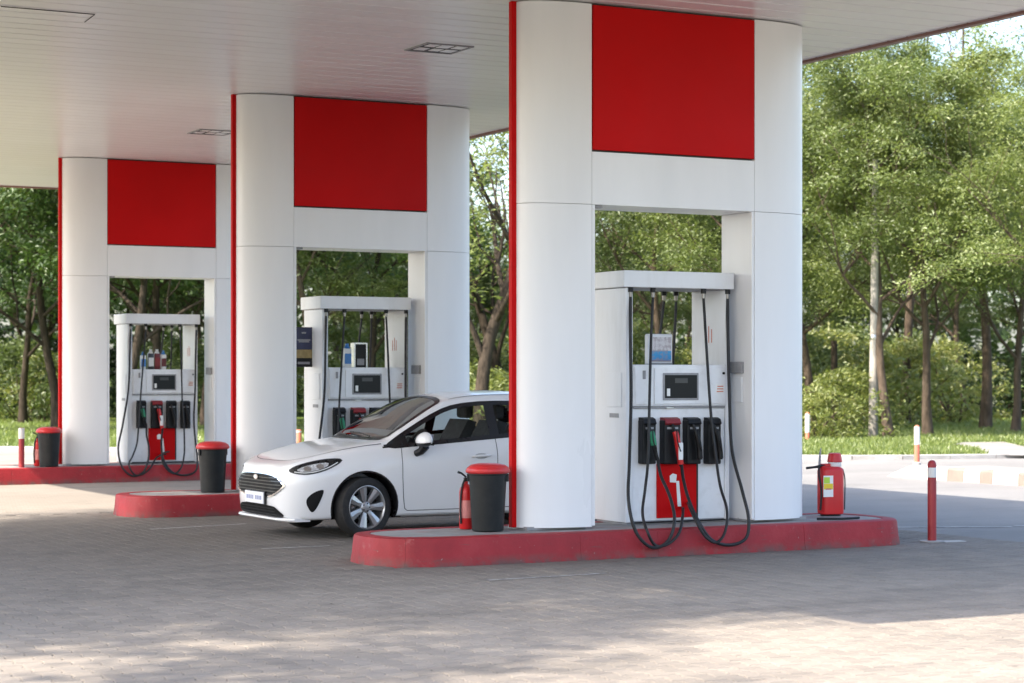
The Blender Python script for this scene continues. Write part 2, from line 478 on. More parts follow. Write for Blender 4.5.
def island_outline(x0, x1, y0, y1, rl, rr, n=10):
    """stadium-like outline, counter-clockwise, with big round ends"""
    yc, hw = (y0+y1)/2, (y1-y0)/2
    pts = []
    def end(cx, r, a0, a1):
        for k in range(n+1):
            a = a0 + (a1-a0)*k/n
            c, s = math.cos(a), math.sin(a)
            pts.append((cx + r*math.copysign(abs(c)**0.8, c), yc + hw*math.copysign(abs(s)**0.8, s)))
    end(x1-rr, rr, -math.pi/2, math.pi/2)
    end(x0+rl, rl, math.pi/2, 3*math.pi/2)
    return pts
ISL = [(7.24, 12.84, 15.91, 17.13, 0.75, 0.42), (7.24, 12.72, 22.94, 24.1, 0.7, 0.45), (5.6, 12.8, 31.0, 32.3, 0.7, 0.5)]
def in_island(x, y, pad=0.0):
    return any(a-pad < x < b+pad and c-pad < y < d+pad for a, b, c, d, _, _ in ISL)

# pavers: interlocking double-T blocks
PVX, PVY = 0.14, 0.20
def paver_poly(g=0.0035):
    b = lambda y: 0.08 if abs(y) >= 0.064 else (0.06 if abs(y) <= 0.036 else 0.06 + 0.02*(abs(y)-0.036)/0.028)
    ys = [-0.1+g*1.8, -0.064, -0.036, 0.036, 0.064, 0.1-g*1.8]
    return [(b(y)-g, y) for y in ys] + [(-(b(y)-g), y) for y in ys[::-1]]
PP = paver_poly()
def paver_geo(dz=0.0):
    n = len(PP)
    top = [(x*0.965, y*0.974, 0.0+dz) for x, y in PP]; mid = [(x, y, -0.004+dz) for x, y in PP]; lo = [(x, y, -0.022+dz) for x, y in PP]
    fs = [tuple(range(n))]
    for i in range(n):
        j = (i+1) % n
        fs.append((i, i+n, j+n, j)); fs.append((i+n, i+2*n, j+2*n, j+n))
    fs = [fs[0]] + [f for f in fs[1:]]
    return top + mid + lo, fs
PG_V, PG_F = paver_geo()
paving = bpy.data.objects.new('paving', None); COL.objects.link(paving); paving['kind'] = 'structure'
paving['label'] = 'grey interlocking concrete block paving of the forecourt'
cells = []
rng = random.Random(5)
for i in range(int(-4/PVX), int(16/PVX)):
    for j in range(int(6.4/PVY), int(24.3/PVY)):
        x, y = i*PVX, j*PVY + (PVY/2 if i % 2 else 0)
        d = x*SA + y*CA; lat = x*CA - y*SA
        if d < 8.2 or y > 24.2 or x > 13.9 and y > 15.15 or x > 15.9: continue
        if abs(lat) > 0.247*d + 1.6: continue
        if in_island(x, y, -0.12): continue
        cells.append((d, x, y, lat))
cells.sort()
near = [c for c in cells if c[0] > 10.95 and abs(c[3]) < 0.24*c[0]][:300]
nearset = {(c[1], c[2]) for c in near}
pm = bpy.data.meshes.new('paver'); pm.from_pydata(PG_V, [], PG_F); pm.update(); pm.materials.append(M['paver'])
for c in near:
    o = bpy.data.objects.new('paver', pm); COL.objects.link(o); o.parent = paving
    o.location = (c[1], c[2], rng.uniform(-0.0008, 0.0008)); o.rotation_euler = (rng.uniform(-.003,.003), rng.uniform(-.003,.003), rng.uniform(-.008,.008))
rest = np.array([(c[1], c[2]) for c in cells if (c[1], c[2]) not in nearset])
base = np.array(PG_V); nv = len(base); nrest = len(rest)
rr = np.random.RandomState(2)
V = np.repeat(base[None], nrest, 0)
tilt = rr.uniform(-.003, .003, (nrest, 2)); hz = rr.uniform(-.0008, .0008, nrest)
V[:, :, 2] += base[None, :, 0]*tilt[:, :1] + base[None, :, 1]*tilt[:, 1:] + hz[:, None]
V[:, :, 0] += rest[:, :1]; V[:, :, 1] += rest[:, 1:]
def big_mesh(name, V, faces_per, k, mat):
    """V (n,k,3) copies of one piece; faces_per: its faces"""
    n = len(V); me = bpy.data.meshes.new(name)
    me.vertices.add(n*k); me.vertices.foreach_set('co', np.ascontiguousarray(V, dtype=np.float32).ravel())
    lens = np.array([len(f) for f in faces_per]); flat = np.concatenate([np.array(f) for f in faces_per])
    loops = (flat[None] + (np.arange(n)*k)[:, None]).ravel()
    starts1 = np.concatenate([[0], np.cumsum(lens)[:-1]])
    starts = (starts1[None] + (np.arange(n)*len(flat))[:, None]).ravel()
    me.loops.add(len(loops)); me.loops.foreach_set('vertex_index', loops.astype(np.int32))
    me.polygons.add(len(starts)); me.polygons.foreach_set('loop_start', starts.astype(np.int32))
    me.update(calc_edges=True); me.validate()
    me.shade_flat()
    me.materials.append(M[mat] if isinstance(mat, str) else mat)
    return me
o = link('paver_field', big_mesh('paver_field', V, PG_F, nv, 'paver'), None, paving); o['kind'] = 'stuff'
# paving beyond the built blocks, outside the view
for nm, x0, x1, y0, y1 in (('near_paving', -30, 40, -30, 6.35),):
    sheet(nm, x0, x1, y0, y1, -0.004, 'paving_far')
sheet('side_paving', -30, -4.2, 6.36, 24.19, -0.006, 'paving_far')
sheet('right_paving', 16.0, 40, 6.36, 15.19, -0.006, 'paving_far')

# painted lines, worn
def line(p, q, w, label):
    p, q = Vector(p), Vector(q); t = (q-p).normalized(); n = Vector((-t.y, t.x, 0))*w/2
    mb = MB(); K = 14; r = random.Random(len(label)*7)
    vs = []; fs = []
    for k in range(K+1):
        c = p.lerp(q, k/K); a = 1 + r.uniform(-.25, .15)
        vs += [c - n*a, c + n*(1 + r.uniform(-.25, .15))]
    fs = [(2*k, 2*k+2, 2*k+3, 2*k+1) for k in range(K)]
    o = mb.add([(v[0], v[1], 0.0035) for v in vs], fs).build('painted_line', 'line_paint')
    return tag(o, label, 'road marking')
line(onZ(488, 580.5), onZ(606, 573.5), 0.055, 'worn white line on the paving before the nearest island')
line(onZ(150, 529.5), onZ(246, 524), 0.07, 'worn white line on the paving left of the car')
line(onZ(262, 549.0), onZ(330, 546.0), 0.05, 'faint white dash on the paving under the car front')
line(onZ(893, 527.5), onZ(1012, 527.0), 0.10, 'white line across the grey road right of the nearest island')
line(onZ(1016, 526.0), onZ(1080, 524.0), 0.10, 'short white line at the right edge of the grey road')

# ------------------------------------------------------------------ islands
def make_island(spec, label):
    x0, x1, y0, y1, rl, rr_ = spec
    out = island_outline(x0, x1, y0, y1, rl, rr_)
    root = thing('pump_island', label, 'kerb island', ((x0+x1)/2, (y0+y1)/2, 0), 'raised pump islands')
    cx, cy = (x0+x1)/2, (y0+y1)/2
    # resample the outline into kerbstones of about 0.8 m
    P = [Vector((p[0]-cx, p[1]-cy)) for p in out]; n = len(P)
    dense = []
    for i in range(n):
        a, b = P[i], P[(i+1) % n]; k = max(1, int((b-a).length/0.05))
        dense += [a.lerp(b, t/k) for t in range(k)]
    m = len(dense); per = 16
    ctr = lambda p, k: p*1.0
    r = random.Random(int(y0*10))
    nrm = []
    for i in range(m):
        t = dense[(i+1) % m] - dense[i-1]; nrm.append(Vector((t.y, -t.x)).normalized())
    i = 0
    while i < m:
        j = min(m, i+per)
        if m - j < 6: j = m
        mb = MB(); vs = []; fs = []
        jit = r.uniform(-.002, .002); jz = r.uniform(-.002, .002)
        idx = list(range(i, j+1))
        prof = [(0.012, -0.02), (0.012, 0.02), (0.0, 0.09), (-0.012, H_ISL-0.03), (-0.02, H_ISL-0.009), (-0.045, H_ISL), (-0.15, H_ISL), (-0.15, -0.02)]
        for a, ii in enumerate(idx):
            p = dense[ii % m]; nn = nrm[ii % m]
            if a == 0 or a == len(idx)-1:
                tt = dense[(ii+1) % m] - dense[ii % m - 1]; p = p + tt.normalized()*(0.0009 if a == 0 else -0.0009)
            for off, z in prof:
                q = p + nn*(off + jit); vs.append((q.x, q.y, z + (jz if z > .1 else 0)))
        k = len(prof)
        for a in range(len(idx)-1):
            for b in range(k): fs.append((a*k+b, (a+1)*k+b, (a+1)*k+(b+1) % k, a*k+(b+1) % k))
        fs.append(tuple(range(k))); fs.append(tuple(range((len(idx)-1)*k, len(idx)*k))[::-1])
        mb.add(vs, fs).build('kerbstone', 'kerb', root, smooth=35)
        i = j
    inner = [dense[q] - nrm[q]*0.152 for q in range(0, m, 3)]
    MB().prism([(p.x, p.y) for p in inner], 0.0, H_ISL-0.004).build('top_slab', 'slab', root)
    return root
make_island(ISL[0], 'red kerbed pump island nearest the camera with the right-hand extinguisher')
make_island(ISL[1], 'red kerbed pump island in the middle behind the white car')
make_island(ISL[2], 'farthest red kerbed pump island with a bollard at its left')

# ------------------------------------------------------------------ pylons
def make_pylon(label):
    root = thing('pylon', label, 'pylon', (0,0,0), 'white canopy pylons with a red panel')
    W = OPEN_W; half = PD/2
    L_END, R_END = -0.64, W + 0.70
    def arc(sign, x_in, x_end, front):
        pts = []
        K = 14
        for k in range(K+1):
            t = math.pi/2*k/K
            x = x_in + (x_end-x_in)*math.sin(t)**(2/2.4)
            y = (half-0.006)*(1-max(0, math.cos(t))**(2/2.4))
            pts.append((x, y if front else PD-y))
        return pts
    for side, x_in, x_end in ((-1, 0.0, L_END), (1, W, R_END)):
        for front in (True, False):
            a = arc(side, x_in, x_end, front)
            ymid = half-0.006 if front else half+0.006
            poly = a + [(x_in, ymid)]
            # make ccw
            area = sum(poly[i][0]*poly[(i+1) % len(poly)][1]-poly[(i+1) % len(poly)][0]*poly[i][1] for i in range(len(poly)))
            if area < 0: poly = poly[::-1]
            for z0, z1 in ((H_ISL+0.02, H_OPEN-0.0022), (H_OPEN+0.0022, H_TOP-0.012)):
                MB().prism(poly, z0, z1).build('column_panel', 'white_panel', root, smooth=30)
        # dark core that shows in the joints, red fin on the end, plinth
        xs = sorted((x_in - side*0.02, x_end - side*0.25))
        # reveal lining of the opening
        xr = (x_in-0.05, x_in+0.004) if side < 0 else (x_in-0.004, x_in+0.05)
        MB().box(xr[0], xr[1], 0.012, PD-0.012, H_ISL+0.03, H_OPEN-0.001).build('reveal_lining', 'white_panel', root)
        fx = sorted((x_end - side*0.02, x_end + side*(0.045 if side < 0 else 0.004)))
        MB().box(fx[0], fx[1], half-0.03, half+0.03, H_ISL+0.02, H_TOP-0.004, 0.004).build('red_fin', 'red_panel', root)
        px = sorted((x_in - side*-0.002, x_end - side*0.03))
        MB().box(px[0], px[1], 0.10, PD-0.10, H_ISL-0.002, H_ISL+0.03).build('plinth', 'grey_plate', root)
        ex = sorted((x_in-side*0.028, x_in+side*0.0))
        if side < 0: MB().box(0.006, 0.036, 0.004, 0.03, H_ISL+0.03, H_OPEN-0.002).build('edge_trim', 'white_panel', root)
        else: MB().box(W-0.030, W-0.006, 0.004, 0.03, H_ISL+0.03, H_OPEN-0.002).build('edge_trim', 'white_panel', root)
    MB().box(0.004, W-0.004, 0.0, PD, H_OPEN+0.001, H_RED-0.006).build('lintel_panel', 'white_panel', root)
    MB().box(0.012, W-0.012, 0.03, PD-0.03, H_RED-0.008, H_TOP-0.006).build('lintel_core', 'dark_core', root)
    for y0, y1 in ((-0.012, 0.028), (PD-0.028, PD+0.012)):
        MB().box(0.012, W-0.012, y0, y1, H_RED+0.012, H_TOP-0.022, 0.004).build('red_sign_panel', 'red_panel', root)
    # service box on the inside of the right column
    MB().box(W-0.035, W-0.0045, 0.17, 0.40, 1.655, 1.765, 0.006).build('socket_plate', 'grey_plate', root)
    MB().box(W-0.022, W-0.0045, 0.19, 0.38, 1.38, 1.62, 0.004).build('service_cover', 'white_metal', root)
    MB().box(0.05, 0.13, 0.03, 0.10, H_OPEN-0.025, H_OPEN+0.0005).build('spotlight', 'grey_plate', root)
    return root
PYLAB = ['largest white canopy pylon with red panel, nearest the camera', 'middle white canopy pylon with red panel, behind the car', 'farthest white canopy pylon with red panel, at the left']
py0 = make_pylon(PYLAB[0]); py0.location = (PX[0], PY[0], 0)
for i in (1, 2): dup(py0, (PX[i], PY[i], 0), PYLAB[i])

# ------------------------------------------------------------------ canopy
canopy = thing('canopy_roof', 'flat white canopy roof with planked soffit over the pump islands', 'canopy', ((CAN_X0+CAN_X1)/2, (CAN_Y0+CAN_Y1)/2, H_TOP))
ccx, ccy = (CAN_X0+CAN_X1)/2, (CAN_Y0+CAN_Y1)/2
PITCH = 0.30
npl = int((CAN_Y1-CAN_Y0)/PITCH)
pw = (CAN_Y1-CAN_Y0)/npl
hx = (CAN_X1-CAN_X0)/2 - 0.03
pl = MB()
# plank with rounded lower edges and a recessed flange
g = 0.016
prof = [(-pw/2, 0.018), (-pw/2+g, 0.018), (-pw/2+g+0.003, 0.004), (-pw/2+g+0.012, 0.0), (pw/2-0.012, 0.0), (pw/2-0.003, 0.004), (pw/2-0.003, 0.03), (-pw/2, 0.03)]
vs = [(-hx, y, z) for y, z in prof] + [(hx, y, z) for y, z in prof]
k = len(prof)
fs = [(i, (i+1) % k, (i+1) % k + k, i+k) for i in range(k)] + [tuple(range(k))[::-1], tuple(range(k, 2*k))]
pl.add(vs, [f[::-1] for f in fs])
plm = pl.mesh('soffit_plank'); plm.materials.append(M['soffit'])
rng = random.Random(8)
for i in range(npl):
    o = bpy.data.objects.new('soffit_plank', plm); COL.objects.link(o); o.parent = canopy
    o.location = (0, CAN_Y0 + (i+0.5)*pw - ccy, rng.uniform(-0.0004, 0.0004)); o.rotation_euler = (rng.uniform(-.002, .002), 0, 0)
hw, hd = (CAN_X1-CAN_X0)/2, (CAN_Y1-CAN_Y0)/2
MB().box(-hw+0.03, hw-0.03, -hd+0.03, hd-0.03, 0.04, FASCIA-0.05).build('roof_deck', 'groove', canopy)
for x0, x1, y0, y1 in ((-hw, hw, -hd, -hd+0.03), (-hw, hw, hd-0.03, hd), (-hw, -hw+0.03, -hd+0.03, hd-0.03), (hw-0.03, hw, -hd+0.03, hd-0.03)):
    MB().box(x0, x1, y0, y1, 0.012, FASCIA).build('fascia', 'fascia', canopy)
for x0, x1, y0, y1 in ((-hw, hw, -hd-0.02, -hd+0.055), (-hw, hw, hd-0.055, hd+0.02), (-hw-0.02, -hw+0.055, -hd, hd), (hw-0.055, hw+0.02, -hd, hd)):
    MB().box(x0, x1, y0, y1, -0.028, 0.0115).build('edge_trim', 'soffit_edge', canopy)
# outline of an access hatch in the soffit
hc = onZ(42, 15, H_TOP)
hl = MB()
for a, b in (((-0.46, -0.30), (0.42, -0.28)), ((0.42, -0.28), (0.46, 0.18))):
    hl.tube([(hc.x+a[0]-ccx, hc.y+a[1]-ccy, -0.006), (hc.x+b[0]-ccx, hc.y+b[1]-ccy, -0.003)], 0.004, 6)
hl.build('hatch_seam', 'dark_core', canopy)
def ceiling_light(p, label, rz):
    t = thing('ceiling_light', label, 'ceiling light', (p.x, p.y, H_TOP), 'square lights in the canopy soffit', rz)
    s = 0.27
    fr = MB()
    for x0, x1, y0, y1 in ((-s, s, -s, -s+.02), (-s, s, s-.02, s), (-s, -s+.02, -s+.02, s-.02), (s-.02, s, -s+.02, s-.02)): fr.box(x0, x1, y0, y1, -0.012, 0.0)
    fr.build('frame', 'grey_plate', t)
    MB().box(-s+.021, s-.021, -s+.021, s-.021, -0.004, 0.0).build('lamp_well', 'black_plastic', t)
    for i in range(3):
        for j in range(2):
            x = -s+.03 + (i+0.5)*(2*s-.06)/3; y = -s+.03 + (j+0.5)*(2*s-.06)/2
            k_ = .045 + .02*((i*3+j*5) % 4)/3
            MB().box(x-k_, x+.066, y-.10, y+k_, -0.010, -0.0045, 0.002).build('diffuser', 'unit_white' if (i+j) % 2 else 'soffit', t)
    return t
ceiling_light(onZ(439, 48, H_TOP), 'square soffit light beside the top of the nearest pylon', 0.0)
ceiling_light(onZ(212, 132, H_TOP), 'square soffit light left of the middle pylon top', 0.0)

# ------------------------------------------------------------------ fuel dispenser (local: x from cap left, y from front plane back, z from ground)
DX0, DYF = 9.90, 16.50                    # nearest dispenser: cap left, front plane
DW, DD = 1.22, 0.65
def dloc(px, py, y=0.0):
    p = onY(px, py, DYF + y); return Vector((p.x-DX0, y, p.z))
def make_dispenser(label):
    t = thing('fuel_dispenser', label, 'fuel pump', (0,0,0), 'fuel dispensers under the pylons')
    cap = MB().box(0, DW, 0, DD, 2.455, 2.61, 0.006).build('cap', 'white_metal', t)
    MB().box(0.05, DW-0.05, 0.04, DD-0.04, 2.449, 2.4545).build('cap_underside', 'grey_plate', cap)
    b0, b1 = 0.035, DW-0.035
    MB().box(b0, b0+0.075, 0.03, DD-0.03, H_ISL+0.02, 2.4485, 0.004).build('side_post', 'white_metal', t)
    rp = MB().box(b1-0.045, b1, 0.03, DD-0.03, H_ISL+0.02, 2.4485, 0.004).build('side_post', 'white_metal', t)
    # printed mark on the inner face of the right post
    for dy, dz in ((0.26, 0.0), (0.31, 0.03), (0.37, 0.0)):
        MB().box(b1-0.048, b1-0.0452, dy, dy+0.012, 1.95, 2.08+dz).build('marking_stroke', 'warm_red_mark', rp)
    # lower cabinet and plinth
    low = MB().box(b0+0.076, b1-0.046, 0.05, DD-0.05, H_ISL+0.03, 1.325, 0.004).build('lower_cabinet', 'unit_white', t)
    MB().box(b0+0.02, b1-0.02, 0.055, DD-0.055, H_ISL-0.003, H_ISL+0.0295).build('plinth', 'grey_plate', t)
    MB().tube([(0.10, 0.02, 0.262), (DW-0.09, 0.02, 0.262)], 0.008, 6).build('base_rail', 'black_plastic', t)
    # display unit
    du = MB().box(b0+0.0765, b1-0.0465, 0.02, DD-0.02, 1.345, 1.735, 0.012).build('display_unit', 'unit_white', t)
    sc0, sc1 = dloc(665, 375), dloc(697, 398)
    MB().box(b0+0.30, b1-0.06, 0.008, 0.021, 1.365, 1.705, 0.005).build('display_panel', 'unit_white', t)
    bez = MB().box(sc0.x-0.02, sc1.x+0.02, 0.001, 0.0085, sc1.z-0.02, sc0.z+0.02, 0.004).build('screen_bezel', 'grey_plate', t)
    scr = MB().box(sc0.x, sc1.x, -0.002, 0.003, sc1.z, sc0.z, 0.001).build('screen', M['screen'], t)
    MB().box(sc0.x+0.11, sc0.x+0.25, -0.0032, -0.0021, sc0.z-0.075, sc0.z-0.03).build('display_window', M['lcd'], scr)
    MB().box(sc0.x+0.02, sc0.x+0.055, -0.0032, -0.0021, sc1.z+0.02, sc1.z+0.09).build('keypad_mark', 'sticker', scr)
    MB().box(b0+0.09, b0+0.285, 0.010, 0.0195, 1.365, 1.705, 0.004).build('printer_panel', 'unit_white', t)
    MB().box(b0+0.17, b0+0.20, 0.004, 0.0095, 1.60, 1.68).build('key_lock', 'grey_plate', t)
    MB().lathe([(0.012, 0), (0.012, 0.01)], seg=10).build('door_lock', 'black_plastic', t, loc=(b1-0.085, 0.003, 1.655)).rotation_euler = (R(90), 0, 0)
    st = MB().box(b1-0.165, b1-0.075, 0.0055, 0.0078, 1.47, 1.55).build('red_sticker', 'sticker', t)
    for i in range(3): MB().box(b1-0.16+0.004*i, b1-0.085, 0.0043, 0.0053, 1.477+0.024*i, 1.488+0.024*i).build('faded_text_line', 'warm_red_mark', st)
    MB().box(b0+0.08, b1-0.05, 0.03, 0.05, 1.327, 1.343).build('ledge_shadow_gap', 'grey_plate', t)
    MB().box(0.47, 0.55, 0.012, 0.049, 1.325, 1.335).build('ledge_clip', 'steel', t)
    # red lower door with sticker
    r0, r1 = dloc(659, 464), dloc(698, 517)
    rd = MB().box(r0.x, r1.x, 0.026, 0.0495, r1.z, r0.z, 0.004).build('red_door', 'red_panel', t)
    MB().box(r1.x+0.001, r1.x+0.02, 0.030, 0.0495, r1.z, r0.z).build('door_edge', 'black_plastic', t)
    w = MB(); q = dloc(675, 478)
    w.prism([(q.x-0.04, q.z-0.04), (q.x+0.025, q.z-0.045), (q.x+0.035, q.z+0.03), (q.x-0.01, q.z+0.042), (q.x-0.042, q.z+0.02)][::-1], 0.0235, 0.0255, 'y')
    w.build('white_mark', 'sticker', rd)
    MB().prism([(q.x+0.045, q.z-0.27), (q.x+0.085, q.z-0.27), (q.x+0.06, q.z-0.03), (q.x+0.028, q.z-0.03)], 0.0235, 0.0255, 'y').build('white_strip', 'sticker', rd)
    # nozzle boots
    boots = [(639, 656, 0), (660.5, 680.5, 1), (683.5, 701, 2), (704.5, 721, 3)]
    noz = []
    for xa, xb, kind in boots:
        a, b = dloc(xa+3.6, 418, -0.04), dloc(xb, 464, -0.04)
        bo = MB().box(a.x, b.x, -0.045, 0.0485, b.z, a.z-0.02, 0.012).build('nozzle_boot', 'black_plastic', t)
        hood = MB().prism([(-0.065, a.z-0.05), (-0.045, a.z-0.01), (0.0, a.z+0.005), (0.045, a.z+0.005), (0.045, a.z-0.05), (-0.04, a.z-0.07)], a.x+0.008, b.x-0.008, 'x')
        hood.build('boot_hood', 'dark_red' if kind == 1 else 'black_plastic', t)
        MB().box(a.x+0.03, b.x-0.03, -0.0475, -0.0455, a.z-0.105, a.z-0.085).build('boot_label', 'grey_plate', bo)
        cx = (a.x+b.x)/2 + (0.03 if kind == 1 else 0.02)
        noz.append((cx, a.z, b.z, kind))
        grip = {0: 'green_grip', 1: 'red_grip', 2: 'black_plastic', 3: 'black_plastic'}[kind]
        dx = 0.05 if kind in (0, 1) else 0.015
        z0 = a.z-0.09
        body = crspline([(cx-0.045, -0.06, z0+0.03), (cx-0.02, -0.095, z0-0.08), (cx, -0.10, z0-0.2), (cx+dx*0.6, -0.10, z0-0.36 if kind == 1 else z0-0.30)], 6)
        nb = MB().tube(body, [0.014]*5 + [0.024]*8 + [0.020]*(len(body)-13), 10).build('nozzle', 'black_plastic', t, smooth=True)
        MB().tube(body[4:11] if kind == 0 else body[4:-1], 0.029 if kind in (0, 1) else 0.026, 10).build('grip_sleeve', grip, nb, smooth=True)
        if kind == 1:
            MB().box(cx-0.018, cx+0.03, -0.137, -0.125, z0-0.30, z0-0.14, 0.004).build('grip_label', 'sticker', nb)
        MB().tube(crspline([(cx-0.05, -0.15, z0-0.02), (cx-0.055, -0.17, z0-0.12), (cx-0.01, -0.155, z0-0.22)], 5), 0.006, 6).build('lever_guard', 'black_plastic', nb, smooth=True)
    # hoses: cap fitting -> slack loop over the kerb -> nozzle
    def hose(pts, r=0.0155):
        h = MB().tube(crspline(pts, 8), r, 8).build('hose', 'rubber', t, smooth=True)
        return h
    def fitting(p):
        MB().lathe([(0.026, -0.045), (0.026, 0), ], p.x, p.y, 12).build('hose_fitting', 'black_plastic', t, loc=(0, 0, p.z), smooth=True)
        MB().lathe([(0.017, -0.09), (0.019, -0.045)], p.x, p.y, 10).build('hose_swivel', 'brass', t, loc=(0, 0, p.z), smooth=True)
    ZC = 2.4545
    yo = -0.60                                   # plane just in front of the kerb
    def C(px): p = dloc(px, 287, 0.03); return Vector((p.x, 0.03, ZC))
    c1, c2, c3, c4 = C(630.5), C(653), C(703.5), C(727.5)
    for c in (c1, c2, c3, c4): fitting(c)
    n1, n2, n3, n4 = noz
    e = lambda n, d=0.0: Vector((n[0] + (0.03 if n[3] in (0, 1) else 0.008), -0.11, n[2] + 0.04 - (0.06 if n[3] == 1 else 0)))
    hose([c1-Vector((0,0,.08)), dloc(630.5, 340, -0.02), dloc(631, 400, -0.12), dloc(629.5, 460, -0.38), dloc(628.5, 500, -0.58), dloc(636, 532, -0.645), dloc(652, 547.5, -0.66), dloc(668, 541, -0.655), dloc(674.5, 520, -0.61), dloc(670, 497, -0.42), dloc(661, 476, -0.22), e(n1)])
    hose([c2-Vector((0,0,.08)), dloc(651, 340, 0.0), dloc(649.5, 400, -0.1), dloc(648, 460, -0.18), dloc(645, 490, -0.16), dloc(642.5, 512, -0.3), dloc(646, 528, -0.63), dloc(655, 545, -0.65), dloc(668, 544, -0.66), dloc(679, 533, -0.645), dloc(682.5, 517, -0.5), dloc(683, 509, -0.2), dloc(683, 508, 0.02)], 0.0135)
    hose([c4-Vector((0,0,.08)), dloc(728, 340, -0.02), dloc(729.5, 400, -0.1), dloc(732, 450, -0.25), dloc(742, 490, -0.5), dloc(748.5, 518, -0.63), dloc(746, 538, -0.655), dloc(730, 545, -0.66), dloc(712, 540, -0.655), dloc(699, 522, -0.62), dloc(689, 500, -0.42), dloc(683.5, 480, -0.22), e(n2)])
    hose([c3-Vector((0,0,.08)), dloc(706, 340, 0.0), dloc(709.5, 395, -0.08), dloc(711.5, 420, -0.13), dloc(715, 450, -0.18), dloc(720, 485, -0.32), dloc(727, 510, -0.57), dloc(725, 532, -0.65), dloc(716, 542.5, -0.675), dloc(705, 536, -0.67), dloc(696, 521, -0.63), dloc(690, 508, -0.4), dloc(688, 503, 0.01)], 0.0135)
    # hoses of the far side
    for px, bend in ((664, -0.012), (676, 0.0)):
        p = onY(px, 287, DYF+DD-0.04); x = p.x-DX0
        fitting(Vector((x, DD-0.04, ZC)))
        hose([(x, DD-0.04, ZC-.1), (x+bend*2, DD-0.02, 2.1), (x+bend*5, DD+0.05, 1.6), (x-0.06, DD+0.16, 1.0), (x-0.02, DD+0.42, 0.45), (x+0.12, DD+0.45, 0.36), (x+0.2, DD+0.25, 0.6), (x+0.16, DD+0.03, 0.95)], 0.014)
    # left side hatch and vent, as pressed panels
    MB().box(0.027, 0.0345, 0.10, 0.36, 1.34, 1.66, 0.003).build('side_hatch', 'white_metal', t)
    MB().box(0.029, 0.0345, 0.16, 0.32, 1.24, 1.28).build('side_vent', 'grey_plate', t)
    return t
m, nt, b, L = nodes('screen_glass'); b.inputs['Base Color'].default_value = (0.012, 0.014, 0.016, 1); b.inputs['Roughness'].default_value = 0.3; b.inputs['Specular IOR Level'].default_value = 0.2; M['screen'] = m
M['lcd'] = simple('lcd_window', (0.045, 0.048, 0.05), 0.35)
def mk_ad():
    m, nt, b, L = nodes('advert_print')
    v = coords(nt, 'Generated')
    s = nt.nodes.new('ShaderNodeSeparateXYZ'); L.new(v, s.inputs[0])
    c = ramp(nt, s.outputs[2], [(0.0, (0.25, 0.16, 0.16)), (0.12, (0.02, 0.25, 0.55)), (0.42, (0.03, 0.32, 0.62)), (0.46, (0.62, 0.60, 0.62))])
    c.color_ramp.interpolation = 'LINEAR'
    n = noise(nt, v, 6, 4)
    c2 = mixc(nt, ramp(nt, n, [(0.45, (0, 0, 0)), (0.6, (0.6,) * 3)]).outputs[0], c.outputs[0], (0.30, 0.24, 0.27))
    L.new(c2, b.inputs['Base Color']); b.inputs['Roughness'].default_value = 0.3
    return m
M['ad_print'] = mk_ad()
DLAB = ['white fuel dispenser with red door in the nearest pylon, hoses over the kerb', 'white fuel dispenser in the middle pylon, partly behind the car', 'white fuel dispenser with red door in the farthest pylon']
d0 = make_dispenser(DLAB[0]); d0.location = (DX0, DYF, 0)
dup(d0, (9.79, PY[1]+0.27, 0), DLAB[1])
dup(d0, (9.86, PY[2]+0.27, 0), DLAB[2])

# what stands on top of each pump, behind the hoses
def on_pump(k): return ((DX0, DYF), (9.79, PY[1]+0.27), (9.86, PY[2]+0.27))[k]
ZD = 1.7365
x0, y0 = onY(646.5, 345, DYF+0.42).x, DYF+0.42
t = thing('leaflet_stand', 'white leaflet stand with a blue print on top of the nearest dispenser', 'leaflet stand', (x0, y0, ZD))
lw = onY(670.5, 345, DYF+0.42).x - x0
MB().box(0, lw, -0.04, 0.04, 0, 0.295, 0.014).build('case', 'unit_white', t)
MB().box(0.02, lw-0.02, -0.046, -0.0405, 0.03, 0.265).build('print', M['ad_print'], t)
MB().box(0.005, lw-0.005, -0.045, 0.045, -0.0005, 0.02, 0.003).build('foot', 'grey_plate', t)
yb = on_pump(1)[1]+0.40; xa, xb = onY(354, 350, yb).x, onY(367, 350, yb).x
t = thing('wipe_dispenser', 'steel framed wipe dispenser with dark inside on the middle pump', 'dispenser box', (xa, yb, ZD))
wq = xb-xa
MB().box(0, wq, 0.0, 0.10, 0, 0.30, 0.004).build('back_case', 'black_plastic', t)
for a, b in ((-0.004, 0.016), (wq-0.016, wq+0.004)): MB().box(a, b, -0.012, 0.104, 0, 0.31, 0.003).build('side_frame', 'steel', t)
MB().box(0.0165, wq-0.0165, -0.011, 0.10, 0.292, 0.312).build('top_frame', 'steel', t)
MB().box(0.04, wq-0.04, -0.006, -0.001, 0.03, 0.11).build('wipe_tray', 'grey_plate', t)
M['bottle_blue'] = simple('bottle_blue', (0.04, 0.20, 0.52), 0.35)
M['bottle_wine'] = simple('bottle_wine', (0.13, 0.012, 0.016), 0.35)
M['bottle_dark'] = simple('bottle_dark', (0.03, 0.03, 0.035), 0.35)
